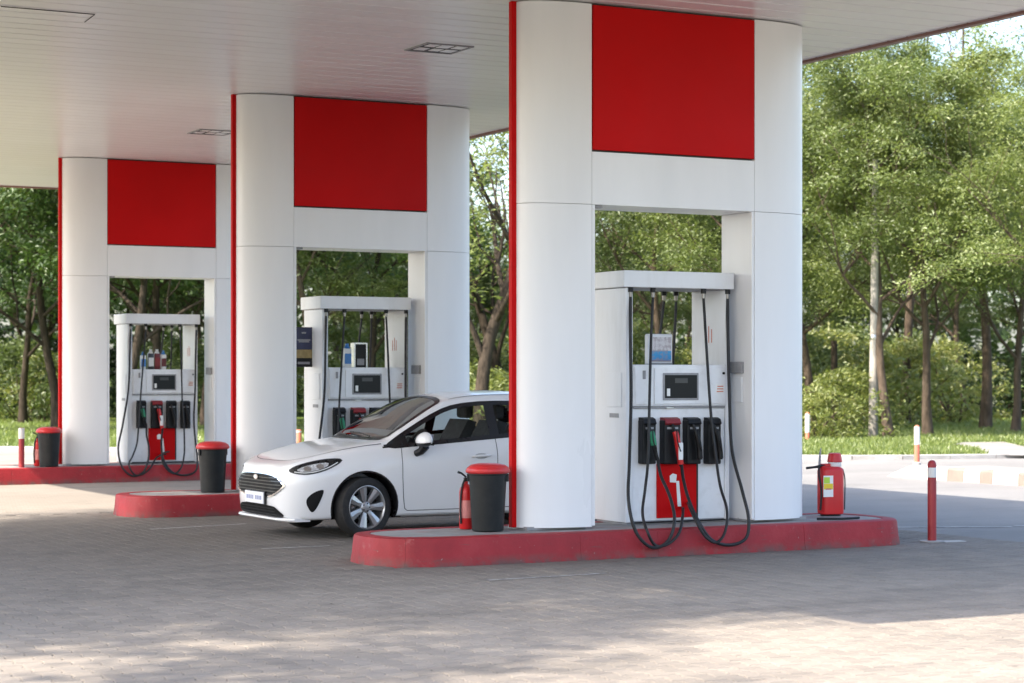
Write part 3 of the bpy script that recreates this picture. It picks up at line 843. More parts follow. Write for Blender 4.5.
def bottle(px, yw, w, h, body, band, label):
    x = onY(px, 355, yw).x
    t = thing('bottle', label, 'bottle', (x, yw, ZD), 'bottles standing on the pumps')
    MB().box(-w/2, w/2, -0.035, 0.035, 0, h*0.80, 0.012).build('body', body, t, smooth=40)
    MB().lathe([(w*0.42, h*0.79), (w*0.30, h*0.88), (w*0.22, h*0.90), (w*0.22, h*0.99), (w*0.18, h)], seg=14).build('neck_and_cap', 'sticker' if body != 'sticker' else 'bottle_blue', t, smooth=40)
    MB().box(-w/2+0.006, w/2-0.006, -0.0375, -0.0353, h*0.15, h*0.58).build('label_band', band, t)
bottle(347, yb, 0.10, 0.30, 'sticker', 'bottle_blue', 'white bottle with blue label on the middle pump')
yc_ = on_pump(2)[1]+0.36
for px, w, h, bd, bn, lb in ((143.0, 0.085, 0.28, 'sticker', 'bottle_blue', 'leftmost bottle, white with blue label, on the farthest pump'), (150.5, 0.095, 0.32, 'bottle_dark', 'sticker', 'dark bottle with white label, second from left on the farthest pump'), (157.0, 0.095, 0.32, 'bottle_wine', 'dark_red', 'dark red bottle, third from left on the farthest pump'), (163.2, 0.085, 0.30, 'sticker', 'bottle_wine', 'rightmost bottle, white with dark red label, on the farthest pump')):
    bottle(px, yc_, w, h, bd, bn, lb)

# ------------------------------------------------------------------ bins, extinguishers, bollards, notice
def make_bin(label):
    t = thing('litter_bin', label, 'bin', (0,0,0), 'black bins with red lids')
    MB().lathe([(0.118, 0.0), (0.125, 0.008), (0.150, 0.50), (0.156, 0.505), (0.156, 0.522), (0.15, 0.525)], seg=28, sx=1.13, sy=1.13).build('body', 'bin_grey', t, smooth=True)
    lid = MB().lathe([(0.160, 0.515), (0.172, 0.52), (0.174, 0.545), (0.165, 0.565), (0.135, 0.59), (0.08, 0.603), (0.0, 0.606)], seg=28, sx=1.13, sy=1.13, cap=False).build('lid', 'red_paint', t, smooth='all')
    MB().lathe([(0.1745, 0.527), (0.1775, 0.53), (0.1775, 0.538), (0.1745, 0.541)], seg=28, sx=1.13, sy=1.13, cap=False).build('rim', 'red_paint', lid, smooth=True)
    for a in (-0.6, 2.6):
        MB().box(-0.02, 0.02, -0.012, 0.012, 0.44, 0.51, 0.004).build('side_handle', 'bin_grey', t, loc=(0.175*math.cos(a), 0.175*math.sin(a), 0)).rotation_euler = (0, 0, a+math.pi/2)
    return t
bp = onZ(493, 531.5, H_ISL); b0 = make_bin('black bin with red lid beside the nearest pylon, hiding the car door'); b0.location = (bp.x, bp.y+0.1, H_ISL)
bp = onZ(215.5, 492.5, H_ISL); dup(b0, (bp.x, bp.y+0.1, H_ISL), 'black bin with red lid left of the middle pylon', rz=0.7)
bp = onY(49, 466, PY[2]+0.0); dup(b0, (bp.x, PY[2]+0.0, H_ISL), 'black bin with red lid left of the farthest pylon', rz=1.9)

def make_small_ext(label):
    t = thing('fire_extinguisher', label, 'extinguisher', (0,0,0), 'slim red extinguishers behind bins')
    MB().lathe([(0.055, 0.0), (0.062, 0.01), (0.062, 0.33), (0.055, 0.37), (0.03, 0.40), (0.018, 0.41), (0.018, 0.43)], seg=20).build('cylinder', 'red_grip', t, smooth=True)
    MB().lathe([(0.0625, 0.10), (0.0628, 0.11), (0.0628, 0.25), (0.0625, 0.26)], seg=20, cap=False).build('label_band', 'faded_label', t, smooth=True)
    v = MB().box(-0.018, 0.018, -0.018, 0.018, 0.43, 0.465, 0.004).build('valve', 'black_plastic', t)
    MB().tube([(0.0, 0, 0.47), (-0.05, -0.005, 0.505), (-0.085, -0.01, 0.515)], [0.009, 0.009, 0.012], 8).build('lever', 'black_plastic', v)
    MB().tube([(0.01, 0, 0.455), (0.07, 0, 0.44), (0.10, 0, 0.42)], 0.010, 8).build('carry_handle', 'black_plastic', v)
    MB().tube(crspline([(-0.02, -0.01, 0.445), (-0.06, -0.03, 0.36), (-0.072, -0.03, 0.2), (-0.066, -0.03, 0.05)], 6), 0.010, 8).build('hose', 'rubber', t, smooth=True)
    return t
ep = onZ(471, 529.5, H_ISL); e0 = make_small_ext('slim red fire extinguisher left of the nearest bin'); e0.location = (ep.x, ep.y+0.1, H_ISL)
ep = onY(40, 466, PY[2]+0.2); dup(e0, (ep.x-0.03, PY[2]+0.2, H_ISL), 'slim red fire extinguisher behind the farthest bin')
ep = onZ(213.5, 492.5, H_ISL); dup(e0, (ep.x+0.13, ep.y+0.42, H_ISL), 'slim red fire extinguisher half hidden behind the bin at the middle pylon')

def make_big_ext():
    p = onZ(836, 516, H_ISL)
    t = thing('fire_extinguisher', 'big red fire extinguisher with yellow label right of the nearest pylon', 'extinguisher', (p.x, p.y+0.09, H_ISL), rz=R(-12))
    def sup(w, d, k=5): return [(w*math.copysign(abs(math.cos(a))**0.55, math.cos(a)), d*math.copysign(abs(math.sin(a))**0.55, math.sin(a))) for a in [2*math.pi*i/28 for i in range(28)]]
    body = MB(); rings = [(0.105, 0.085, 0.012), (0.118, 0.098, 0.022), (0.120, 0.10, 0.05), (0.120, 0.10, 0.44), (0.114, 0.094, 0.465), (0.09, 0.08, 0.482), (0.05, 0.05, 0.488)]
    vs = []; fs = []
    for w, d, z in rings: vs += [(x, y, z) for x, y in sup(w, d)]
    for i in range(len(rings)-1):
        for k in range(28): fs.append((i*28+k, i*28+(k+1) % 28, (i+1)*28+(k+1) % 28, (i+1)*28+k))
    fs += [tuple(range(28))[::-1], tuple(range((len(rings)-1)*28, len(rings)*28))]
    body.add(vs, fs).build('body', 'red_grip', t, smooth=True)
    MB().lathe([(0.10, 0.0), (0.10, 0.014)], seg=20).build('base_ring', 'black_plastic', t)
    MB().lathe([(0.062, 0.485), (0.066, 0.49), (0.066, 0.525), (0.06, 0.53)], 0.045, 0, 18).build('neck_collar', 'sticker', t, smooth=True)
    MB().lathe([(0.070, 0.53), (0.074, 0.535), (0.064, 0.60), (0.060, 0.615), (0.045, 0.62)], 0.045, 0, 18).build('cap', 'red_grip', t, smooth=True)
    MB().box(-0.10, 0.0, -0.03, 0.03, 0.47, 0.515, 0.006).build('valve', 'red_grip', t)
    lb = MB().box(-0.122, -0.018, -0.1045, -0.0985, 0.19, 0.40, 0.001).build('label_panel', 'sticker', t)
    MB().box(-0.119, -0.055, -0.1062, -0.1046, 0.325, 0.385).build('label_field', 'lime', lb)
    MB().box(-0.119, -0.022, -0.1062, -0.1046, 0.265, 0.322).build('label_field', 'yellow', lb)
    MB().box(-0.10, -0.04, -0.1075, -0.1063, 0.262, 0.275).build('label_field', 'warm_red_mark', lb)
    MB().tube(crspline([(-0.06, -0.02, 0.50), (-0.13, -0.03, 0.49), (-0.145, -0.05, 0.40), (-0.13, -0.07, 0.25), (-0.135, -0.06, 0.06)], 6), 0.010, 8).build('hose', 'rubber', t, smooth=True)
    MB().tube(crspline([(-0.03, 0.0, 0.50), (-0.12, 0.02, 0.485), (-0.24, 0.05, 0.47)], 5), [0.016]*6+[0.012]*5, 8).build('discharge_horn', 'rubber', t, smooth=True)
    MB().tube([(-0.105, 0.03, 0.50), (-0.10, 0.03, 0.60), (-0.09, 0.03, 0.67)], [0.014, 0.011, 0.005], 8).build('lever', 'grey_plate', t)
    MB().tube(crspline([(0.1, -0.07, 0.46), (0.128, -0.06, 0.35), (0.128, -0.05, 0.06)], 5), 0.006, 6).build('strap', 'rubber', t, smooth=True)
    return t
make_big_ext()
tl = onZ(836, 519, H_ISL)
o = MB().tube(crspline([(tl.x-0.25, tl.y-0.03, H_ISL+0.012), (tl.x-0.05, tl.y-0.13, H_ISL+0.012), (tl.x+0.2, tl.y-0.10, H_ISL+0.012)], 6), 0.012, 6).build('cable', 'rubber')
tag(o, 'black cable lying on the island top before the big extinguisher', 'cable')

M['bollard_white'] = simple('bollard_white', (0.68, 0.67, 0.65), 0.5, var=0.06)
M['bollard_red'] = simple('bollard_red', (0.30, 0.018, 0.022), 0.5, var=0.12, scale=4, dirt=(0.25, 0.08, 0.07), dirt_amt=0.4)
M['bollard_faded'] = simple('bollard_faded_red', (0.55, 0.16, 0.10), 0.6, var=0.12)
def make_bollard(label, loc, h=0.80, r=0.043, band=(0.63, 0.76), cap='bollard_red', body='bollard_red', base=True, sleeve=0.0):
    t = thing('bollard', label, 'bollard', loc, 'red and white steel bollards')
    z0 = sleeve
    MB().lathe([(r, z0), (r, h*0.94), (r*0.92, h*0.965), (r*0.7, h*0.988), (r*0.3, h)], seg=20).build('post', body, t, smooth=True)
    MB().lathe([(r+0.0015, h*band[0]), (r+0.002, h*band[0]+0.003), (r+0.002, h*band[1]-0.003), (r+0.0015, h*band[1])], seg=20, cap=False).build('white_band', 'bollard_white', t, smooth=True)
    if base: MB().lathe([(0.12, 0.0), (0.12, 0.010), (0.06, 0.014)], seg=20).build('base_plate', 'kerb_grey', t)
    if sleeve: MB().lathe([(r*1.5, 0), (r*1.45, sleeve), (r*1.1, sleeve+0.01)], seg=20).build('sleeve', 'kerb_white', t, smooth=True)
    return t
p = onZ(932, 542, 0); make_bollard('red bollard with white band on the paving right of the nearest island', (p.x, p.y, 0.003), band=(0.79, 0.91), h=0.80)
o = MB().prism([(-0.05, -0.10), (0.2, -0.11), (0.22, 0.02), (0.0, 0.06)], -0.001, 0.0042).build('paint_patch', 'kerb_white'); o.location = (p.x+0.14, p.y+0.0, 0)
tag(o, 'small white paint patch on the ground at the foot of the near bollard', 'paint patch')
p = onY(21.5, 467, PY[2]-0.05); make_bollard('short red bollard with white top on the farthest island', (p.x, PY[2]-0.05, H_ISL), h=0.60, band=(0.72, 0.99), base=False)
p = onZ(917, 476); make_bollard('sunlit faded bollard with white top at the striped kerb end', (p.x, p.y, 0), h=0.83, r=0.044, band=(0.62, 0.965), body='bollard_faded', base=False, sleeve=0.22)
p = onZ(807.5, 443.5); make_bollard('white-topped bollard at the lawn edge, half hidden by the nearest pylon', (p.x, p.y, -0.05), h=0.80, r=0.055, band=(0.4, 0.95), body='bollard_faded', base=False)
p = onZ(298.5, 447); make_bollard('distant red bollard seen beside the middle dispenser', (p.x, p.y, -0.02), h=0.42, r=0.07, band=(0.86, 0.92), body='bollard_faded', base=False)

# notice board on the middle pylon
nb0, nb1 = onY(295.5, 327, PY[1]+0.60), onY(312, 367, PY[1]+0.60)
nx, nz = (nb0.x+nb1.x)/2, (nb0.z+nb1.z)/2
t = thing('notice_board', 'dark blue and yellow notice board beside the middle dispenser', 'sign', (nx, PY[1]+0.60, nz))
w2, h2 = (nb1.x-nb0.x)/2+0.005, (nb0.z-nb1.z)/2
M['notice_blue'] = simple('notice_blue', (0.028, 0.032, 0.085), 0.4, var=0.3, scale=8)
M['notice_yellow'] = simple('notice_yellow', (0.34, 0.25, 0.10), 0.45, var=0.3, scale=14)
MB().box(-w2, w2, 0, 0.02, -h2, h2, 0.003).build('board', 'black_plastic', t)
MB().box(-w2+.006, w2-.006, -0.003, -0.0005, -h2*0.12, h2-.006).build('blue_print', 'notice_blue', t)
MB().box(-w2+.006, w2-.006, -0.003, -0.0005, -h2*0.55, -h2*0.13).build('yellow_print', 'notice_yellow', t)
for zz, ww in ((0.72, 0.25), (0.36, 0.75), (0.28, 0.6)): MB().box(-w2*ww, w2*ww, -0.0045, -0.0032, h2*zz-0.012, h2*zz+0.008).build('text_line', 'grey_plate', t)
MB().box(-w2*0.7, w2*0.7, -0.002, -0.0004, -h2*0.86, -h2*0.74).build('text_line', 'grey_plate', t)
MB().box(-w2-0.03, -w2+0.02, 0.02, 0.034, -0.05, 0.05).build('bracket', 'steel', t)

# ------------------------------------------------------------------ the white car (local: x back from the nose, y to the far side, z up)
def pchip(xs, ys):
    xs, ys = np.array(xs, float), np.array(ys, float); h = np.diff(xs); d = np.diff(ys)/h
    m = np.zeros(len(xs)); m[0], m[-1] = d[0], d[-1]
    for i in range(1, len(xs)-1):
        if d[i-1]*d[i] > 0:
            w1, w2 = 2*h[i]+h[i-1], h[i]+2*h[i-1]; m[i] = (w1+w2)/(w1/d[i-1]+w2/d[i])
    def f(x):
        x = min(max(x, xs[0]), xs[-1]); i = min(int(np.searchsorted(xs, x, 'right'))-1, len(xs)-2)
        t = (x-xs[i])/h[i]
        return float((1+2*t)*(1-t)**2*ys[i] + t*(1-t)**2*h[i]*m[i] + t*t*(3-2*t)*ys[i+1] + t*t*(t-1)*h[i]*m[i+1])
    return f
def car_surface():
    W = pchip([0, .02, .06, .12, .2, .32, .5, .7, .95, 1.3, 2.2, 3.2, 3.55, 3.8, 3.95, 4.02, 4.05],
              [.48, .585, .66, .725, .775, .815, .842, .858, .866, .868, .868, .866, .85, .80, .72, .62, .50])
    ZB = pchip([0, .03, .1, .3, .6, 1.0, 3.2, 3.6, 3.9, 4.05], [.33, .25, .20, .185, .19, .20, .20, .21, .25, .36])
    ZC = pchip([0, .02, .05, .1, .18, .3, .5, .75, 1.0, 1.10, 1.25, 1.5, 1.7, 1.84, 2.0, 2.3, 2.6, 3.0, 3.35, 3.6, 3.7, 3.8, 3.92, 4.0, 4.03, 4.05],
               [.63, .69, .725, .752, .785, .828, .883, .935, .975, .992, 1.085, 1.235, 1.345, 1.405, 1.437, 1.468, 1.474, 1.458, 1.415, 1.365, 1.31, 1.18, 1.03, .88, .74, .60])
    # shoulder point (fraction of width, height)
    S5 = pchip([0, .1, .3, .6, 1.0, 1.15, 1.5, 3.3, 3.8, 4.05], [.80, .88, .915, .935, .952, .955, .955, .955, .94, .85])
    Z5 = pchip([0, .05, .1, .18, .3, .5, .75, 1.0, 1.2, 1.6, 2.4, 3.2, 3.6, 3.85, 4.0, 4.05], [.585, .665, .70, .738, .775, .812, .850, .874, .886, .91, .95, .99, 1.0, .95, .80, .58])
    Y6 = pchip([0, .05, .1, .3, .6, .9, 1.08, 1.3, 1.5, 1.7, 1.85, 2.1, 2.5, 3.0, 3.4, 3.6, 3.8, 3.95, 4.05], [.33, .52, .60, .68, .72, .735, .738, .705, .668, .632, .61, .60, .597, .59, .572, .56, .62, .6, .4])
    Z6 = pchip([0, .05, .1, .18, .3, .5, .75, 1.0, 1.1, 1.25, 1.5, 1.7, 1.84, 2.0, 2.3, 2.6, 3.0, 3.35, 3.6, 3.7, 3.8, 3.92, 4.0, 4.05],
               [.61, .705, .735, .77, .81, .86, .912, .95, .964, 1.045, 1.185, 1.29, 1.345, 1.375, 1.40, 1.404, 1.385, 1.345, 1.30, 1.25, 1.14, 1.0, .85, .59])
    stations = sorted(set([0, .006, .015, .03, .045, .06, .08, .1, .13, .16, .2, .24, .28] + [round(.32+.036*i, 3) for i in range(100)] + [3.95, 3.98, 4.0, 4.02, 4.035, 4.045, 4.05]))
    stations = [s for s in stations if s <= 4.05]
    rows = []
    NS = 6
    for x in stations:
        w, zb, zc = W(x), ZB(x), ZC(x)
        z5, z6, y6 = Z5(x), Z6(x), Y6(x)
        sill = zb + .07
        zm1, zm2 = zb + (z5-zb)*.45, zb + (z5-zb)*.78
        f1 = min(1, max(0, (x-1.0)/.3))*min(1, max(0, (3.5-x)/.3))      # door region: tuck under, shoulder crease
        P = [(0, zb), (w*.55, zb), (w*.90, zb+.004), (w*(.965-.012*f1), sill), (w*(1.0-.012*f1), zm1), (w*.998, zm2), (w*S5(x), z5), (y6+(w*S5(x)-y6)*.42, z5+(z6-z5)*.60), (y6, z6), (y6*.86, z6+(zc-z6)*.55), (y6*.5, zc-(zc-z6)*.13), (0, zc)]
        pts = [Vector((0, p[0], p[1])) for p in P]
        sec = []
        for i in range(len(pts)-1):
            p0 = pts[i-1] if i else Vector((0, -pts[1].y, pts[1].z)); p3 = pts[i+2] if i+2 < len(pts) else Vector((0, -pts[-2].y, pts[-2].z))
            p1, p2 = pts[i], pts[i+1]
            for k in range(NS):
                t = k/NS; a = 0.5
                m1, m2 = (p2-p0)*0.38, (p3-p1)*0.38
                q = p1*(1-3*t*t+2*t**3) + m1*(t-2*t*t+t**3) + p2*(3*t*t-2*t**3) + m2*(t**3-t*t)
                sec.append((max(0, q.y), q.z))
        sec.append((0, P[-1][1]))
        rows.append([(x, -y, z) for y, z in sec] + [(x, y, z) for y, z in sec[-2:0:-1]])
    return rows
rows = car_surface()
nr, nc = len(rows), len(rows[0])
cv = [p for r_ in rows for p in r_]
cf = [(i*nc+k, i*nc+(k+1) % nc, (i+1)*nc+(k+1) % nc, (i+1)*nc+k) for i in range(nr-1) for k in range(nc)]
cf += [tuple(range(nc))[::-1], tuple(range((nr-1)*nc, nr*nc))]
bvh = BVHTree.FromPolygons([Vector(p) for p in cv], cf)
def hit(o, d):
    h = bvh.ray_cast(Vector(o), Vector(d).normalized())
    return h[0], h[1]
def side_pt(x, z, s=-1, off=0.0):
    h, n = hit((x, s*3, z), (0, -s, 0))
    if h is None: return Vector((x, s*0.8, z))
    if n.y*s < 0: n = -n
    return h + n*off
def front_pt(y, z, off=0.0):
    h, n = hit((-2, y, z), (1, 0, 0))
    if h is None: return Vector((0.5, y, z))
    if n.x > 0: n = -n
    return h + n*off
def top_pt(x, y, off=0.0):
    h, n = hit((x, y, 4), (0, 0, -1))
    if n.z < 0: n = -n
    return h + n*off
def inpoly(p, poly):
    c = False; j = len(poly)-1
    for i in range(len(poly)):
        a, b = poly[i], poly[j]
        if (a[1] > p[1]) != (b[1] > p[1]) and p[0] < (b[0]-a[0])*(p[1]-a[1])/(b[1]-a[1])+a[0]: c = not c
        j = i
    return c
def smooth_poly(poly, it=2):
    for _ in range(it):
        q = []
        for i in range(len(poly)):
            a, b = poly[i], poly[(i+1) % len(poly)]
            q += [(a[0]*.75+b[0]*.25, a[1]*.75+b[1]*.25), (a[0]*.25+b[0]*.75, a[1]*.25+b[1]*.75)]
        poly = q
    return poly
def offset_poly(poly, d):
    n = len(poly); A = sum(poly[i][0]*poly[(i+1) % n][1]-poly[(i+1) % n][0]*poly[i][1] for i in range(n)); s = 1 if A > 0 else -1
    out = []
    for i in range(n):
        a, b, c = Vector(poly[i-1]), Vector(poly[i]), Vector(poly[(i+1) % n])
        t = (c-a).normalized(); nn = Vector((t.y, -t.x))*s
        out.append((b.x+nn.x*d, b.y+nn.y*d))
    return out
def patch(poly, proj, off, res=0.03):
    """fill polygon with a fine grid clipped to it, projected on the body"""
    bm = bmesh.new()
    f = bm.faces.new([bm.verts.new((p[0], p[1], 0)) for p in poly])
    us, vs_ = [p[0] for p in poly], [p[1] for p in poly]
    for ax, lo, hi in ((0, min(us), max(us)), (1, min(vs_), max(vs_))):
        k = int((hi-lo)/res)
        for i in range(1, k+1):
            c = lo + (hi-lo)*i/(k+1)
            co = (c, 0, 0) if ax == 0 else (0, c, 0); no = (1, 0, 0) if ax == 0 else (0, 1, 0)
            bmesh.ops.bisect_plane(bm, geom=bm.verts[:]+bm.edges[:]+bm.faces[:], plane_co=co, plane_no=no)
    mb = MB(); bm.verts.index_update()
    mb.add([proj(q.co.x, q.co.y, off) for q in bm.verts], [[q.index for q in g.verts] for g in bm.faces])
    bm.free(); return mb
def ring(outer, inner, proj, off):
    n = len(outer); mb = MB()
    return mb.add([proj(*p, off) for p in outer]+[proj(*p, off) for p in inner], [(i, (i+1) % n, (i+1) % n+n, i+n) for i in range(n)])
def strip(pts, proj, w, off):
    """thin raised line following 2D points on the surface"""
    pts = [(q.x, q.y) for q in crspline([(p[0], p[1], 0) for p in pts], 8)] if len(pts) < 12 else pts
    P = [Vector(p) for p in pts]; vs = []; fs = []
    for i, p in enumerate(P):
        t = (P[min(i+1, len(P)-1)]-P[max(i-1, 0)]).normalized(); n = Vector((-t.y, t.x))*w/2
        vs += [proj(p.x-n.x, p.y-n.y, off), proj(p.x+n.x, p.y+n.y, off)]
    fs = [(2*i, 2*i+2, 2*i+3, 2*i+1) for i in range(len(P)-1)]
    return MB().add(vs, fs)
def lerp2(a, b, n): return [(a[0]+(b[0]-a[0])*k/n, a[1]+(b[1]-a[1])*k/n) for k in range(n+1)]

def mk_glass(name, tint, rough=0.02):
    m = bpy.data.materials.new(name); m.use_nodes = True
    nt = m.node_tree; L = nt.links; nt.nodes.remove(nt.nodes['Principled BSDF'])
    tr = nt.nodes.new('ShaderNodeBsdfTransparent'); tr.inputs[0].default_value = (*tint, 1)
    gl = N(nt, 'ShaderNodeBsdfGlossy', Roughness=rough); gl.inputs[0].default_value = (0.45, 0.45, 0.45, 1)
    fr = N(nt, 'ShaderNodeFresnel', IOR=1.3)
    mx = nt.nodes.new('ShaderNodeMixShader')
    L.new(fr.outputs[0], mx.inputs[0]); L.new(tr.outputs[0], mx.inputs[1]); L.new(gl.outputs[0], mx.inputs[2])
    L.new(mx.outputs[0], nt.nodes['Material Output'].inputs[0])
    return m
M['car_glass'] = mk_glass('car_glass', (0.74, 0.78, 0.77))
M['car_glass_clear'] = mk_glass('windscreen_glass', (0.52, 0.54, 0.53))
M['lamp_glass'] = mk_glass('lamp_glass', (0.92, 0.93, 0.94))
M['car_white'] = simple('car_white_paint', (0.78, 0.78, 0.79), 0.35, var=0.015, scale=1.2, coat=0.8)
M['car_black'] = simple('car_black_trim', (0.010, 0.010, 0.011), 0.3, var=0.15, scale=5)
M['grille_black'] = simple('grille_black', (0.008, 0.008, 0.009), 0.6, var=0.2, scale=5, spec=0.2)
M['slat_grey'] = simple('slat_grey', (0.022, 0.022, 0.024), 0.35, var=0.1)
M['cup_grey'] = simple('cup_grey', (0.42, 0.42, 0.43), 0.5, var=0.03)
M['seam'] = simple('panel_gap', (0.10, 0.10, 0.105), 0.8)
M['interior'] = simple('interior_dark', (0.025, 0.024, 0.025), 0.7, var=0.2)
M['seat_cloth'] = simple('seat_cloth', (0.06, 0.06, 0.065), 0.85, var=0.2, scale=15)
M['alloy'] = simple('alloy_rim', (0.48, 0.48, 0.49), 0.32, metal=0.85, var=0.06)
M['tyre'] = simple('tyre_rubber', (0.016, 0.016, 0.017), 0.75, var=0.2, scale=12, dirt=(0.05, 0.047, 0.043), dirt_amt=0.4)
M['chrome'] = simple('chrome', (0.75, 0.75, 0.76), 0.12, metal=1.0, var=0.03)
M['reflector'] = simple('lamp_reflector', (0.72, 0.72, 0.74), 0.25, metal=0.35, var=0.2, scale=25)
M['plate_white'] = simple('plate_white', (0.75, 0.76, 0.80), 0.35, var=0.03)
M['plate_ink'] = simple('plate_ink', (0.30, 0.33, 0.50), 0.5)

CAR_X, CAR_Y = 7.615, 19.975
car = thing('car', 'small white five-door hatchback parked between the nearest and middle islands', 'car', (CAR_X, CAR_Y, 0))
WB, FA = 2.493, 0.83                       # wheelbase, front axle behind the nose
AX = (FA, FA+WB); WZ = 0.308
side_win = [(1.02, .895), (1.6, .935), (2.29, .985), (2.95, 1.03), (3.30, 1.10), (3.36, 1.19), (3.16, 1.30), (2.75, 1.352), (2.3, 1.358), (1.95, 1.33), (1.72, 1.262), (1.40, 1.10), (1.16, .965)]
ws = [(1.115, 0.0)]
ws_poly = [(1.13, -.60), (1.085, -.3), (1.075, 0), (1.085, .3), (1.13, .60), (1.19, .655), (1.74, .575), (1.80, .535), (1.85, .3), (1.865, 0), (1.85, -.3), (1.80, -.535), (1.74, -.575), (1.19, -.655)]
rw_poly = [(3.70, -.48), (3.69, 0), (3.70, .48), (3.88, .56), (3.905, 0), (3.88, -.56)]
# body: remove the window areas and the wheel openings from the shell
ARCH = 0.365
keep = []
for f in cf:
    c = sum((Vector(cv[i]) for i in f), Vector())/len(f)
    if len(f) == 4:
        if abs(c.y) > .45 and inpoly((c.x, c.z), side_win): continue
        if c.z > .95 and inpoly((c.x, c.y), ws_poly): continue
        if c.z > .9 and inpoly((c.x, c.y), rw_poly): continue
        if abs(c.y) > .50 and any((c.x-a)**2 + (c.z-WZ-.005)**2 < ARCH**2 for a in AX): continue
    keep.append(f)
# snap the wheel-arch rim to a true circle
used = sorted({i for f in keep for i in f}); remap = {i: k for k, i in enumerate(used)}
kv = [Vector(cv[i]) for i in used]
from collections import Counter
ec = Counter(); 
for f in keep:
    for q in range(len(f)):
        e_ = (f[q], f[(q+1) % len(f)]); ec[tuple(sorted(e_))] += 1
rim_v = {remap[i] for e_, c_ in ec.items() if c_ == 1 for i in e_}
ARCH_R = {}
for k_, v in enumerate(kv):
    if k_ in rim_v and abs(v.y) > .45:
        for a in AX:
            dx, dz = v.x-a, v.z-WZ-.005; r_ = math.hypot(dx, dz)
            if r_ < ARCH + 0.06:
                if v.z < .26: v.x = a + math.copysign(math.sqrt(max(0, ARCH**2-dz*dz)), dx)
                else: v.x = a + dx/r_*ARCH; v.z = WZ+.005 + dz/r_*ARCH
body = MB().add(kv, [tuple(remap[i] for i in f) for f in keep]).build('body', 'car_white', car, smooth='all')
# under the body: dark tub with wheel wells
tub = MB().box(.35, 3.8, -.50, .50, .17, .45); tub.box(1.25, 2.90, -.78, .78, .215, .40)
tub.build('underbody', 'interior', car)
for s in (-1, 1):
    for a in AX:
        lip = []; inner = []
        for k in range(25):
            th = math.pi*(-0.12 + 1.24*k/24)
            x, z = a + ARCH*math.cos(th), WZ+.005 + ARCH*math.sin(th)
            if z < .19: z = .19
            lip.append((x, z))
        vs = []; fs = []
        for k, (x, z) in enumerate(lip):
            pt = side_pt(x, z, s, 0.0)
            yb = pt.y
            vs += [(x, yb + s*0.003, z), (a+(x-a)*.955, yb + s*0.001, WZ+(z-WZ)*.955), (a+(x-a)*.955, s*.45, WZ+(z-WZ)*.955)]
        for k in range(len(lip)-1):
            o_ = 3*k; fs += [(o_, o_+3, o_+4, o_+1), (o_+1, o_+4, o_+5, o_+2)]
        n = len(vs)
        MB().add(vs, fs).build('wheel_arch', 'car_black', car, smooth=30)
# bumper lower lip
def front_lip(z0, z1, dx, mat, name):
    ys = [(-0.72 + 1.44*k/24) for k in range(25)]
    mb = MB(); vs = []; fs = []
    for y in ys:
        p = front_pt(y, .30); q = Vector((p.x - dx, y, 0))
        vs += [(q.x, y, z1), (q.x-.012, y, (z0+z1)/2), (q.x+.01, y, z0), (q.x+.16, y, z0+.002), (q.x+.16, y, z1)]
    for k in range(24):
        for j in range(5): fs.append((k*5+j, (k+1)*5+j, (k+1)*5+(j+1) % 5, k*5+(j+1) % 5))
    fs += [(0,1,2,3,4), (124,123,122,121,120)]
    return mb.add(vs, fs).build(name, mat, car, smooth=40)
front_lip(.172, .206, .012, 'car_white', 'bumper_lip')
# grilles
gr = smooth_poly([(-.64, .53), (-.63, .545), (-.5, .612), (-.3, .638), (.3, .638), (.5, .612), (.63, .545), (.64, .53), (.53, .455), (.3, .405), (-.3, .405), (-.53, .455)], 2)
grd = [q for i_ in range(len(gr)) for q in lerp2(gr[i_], gr[(i_+1) % len(gr)], 4)[:-1]]
gp = ring(offset_poly(grd, .010), offset_poly(grd, -.004), front_pt, .013).build('grille_surround', 'chrome', car, smooth='all')
gri = patch(gr, front_pt, .006).build('grille', 'grille_black', car, smooth='all')
for i in range(6):
    z = .437 + .033*i
    hwid = [abs(p[0]) for p in gr if abs(p[1]-z) < .03]; hwid = (max(hwid) if hwid else .3)-.035
    st = strip(lerp2((-hwid, z), (hwid, z), 16), front_pt, .011, .014); st.build('grille_slat', 'slat_grey', gri)
lg = smooth_poly([(-.50, .305), (-.44, .325), (0, .33), (.44, .325), (.50, .305), (.64, .228), (.44, .208), (-.44, .208), (-.64, .228)], 2)
lgo = patch(lg, front_pt, .006).build('lower_grille', 'grille_black', car, smooth='all')
for z in (.242, .272, .30): strip(lerp2((-.46, z), (.46, z), 14), front_pt, .010, .014).build('grille_slat', 'rubber', lgo)
# badge: small oval with a bright rim
bo = [(.058*math.cos(2*math.pi*k/20), .602+.026*math.sin(2*math.pi*k/20)) for k in range(20)]
bd = patch(bo, front_pt, .022).build('badge', 'chrome', car)
patch([(x*.72, .602+(z-.602)*.62) for x, z in bo], front_pt, .0245).build('badge_field', 'sticker', bd)
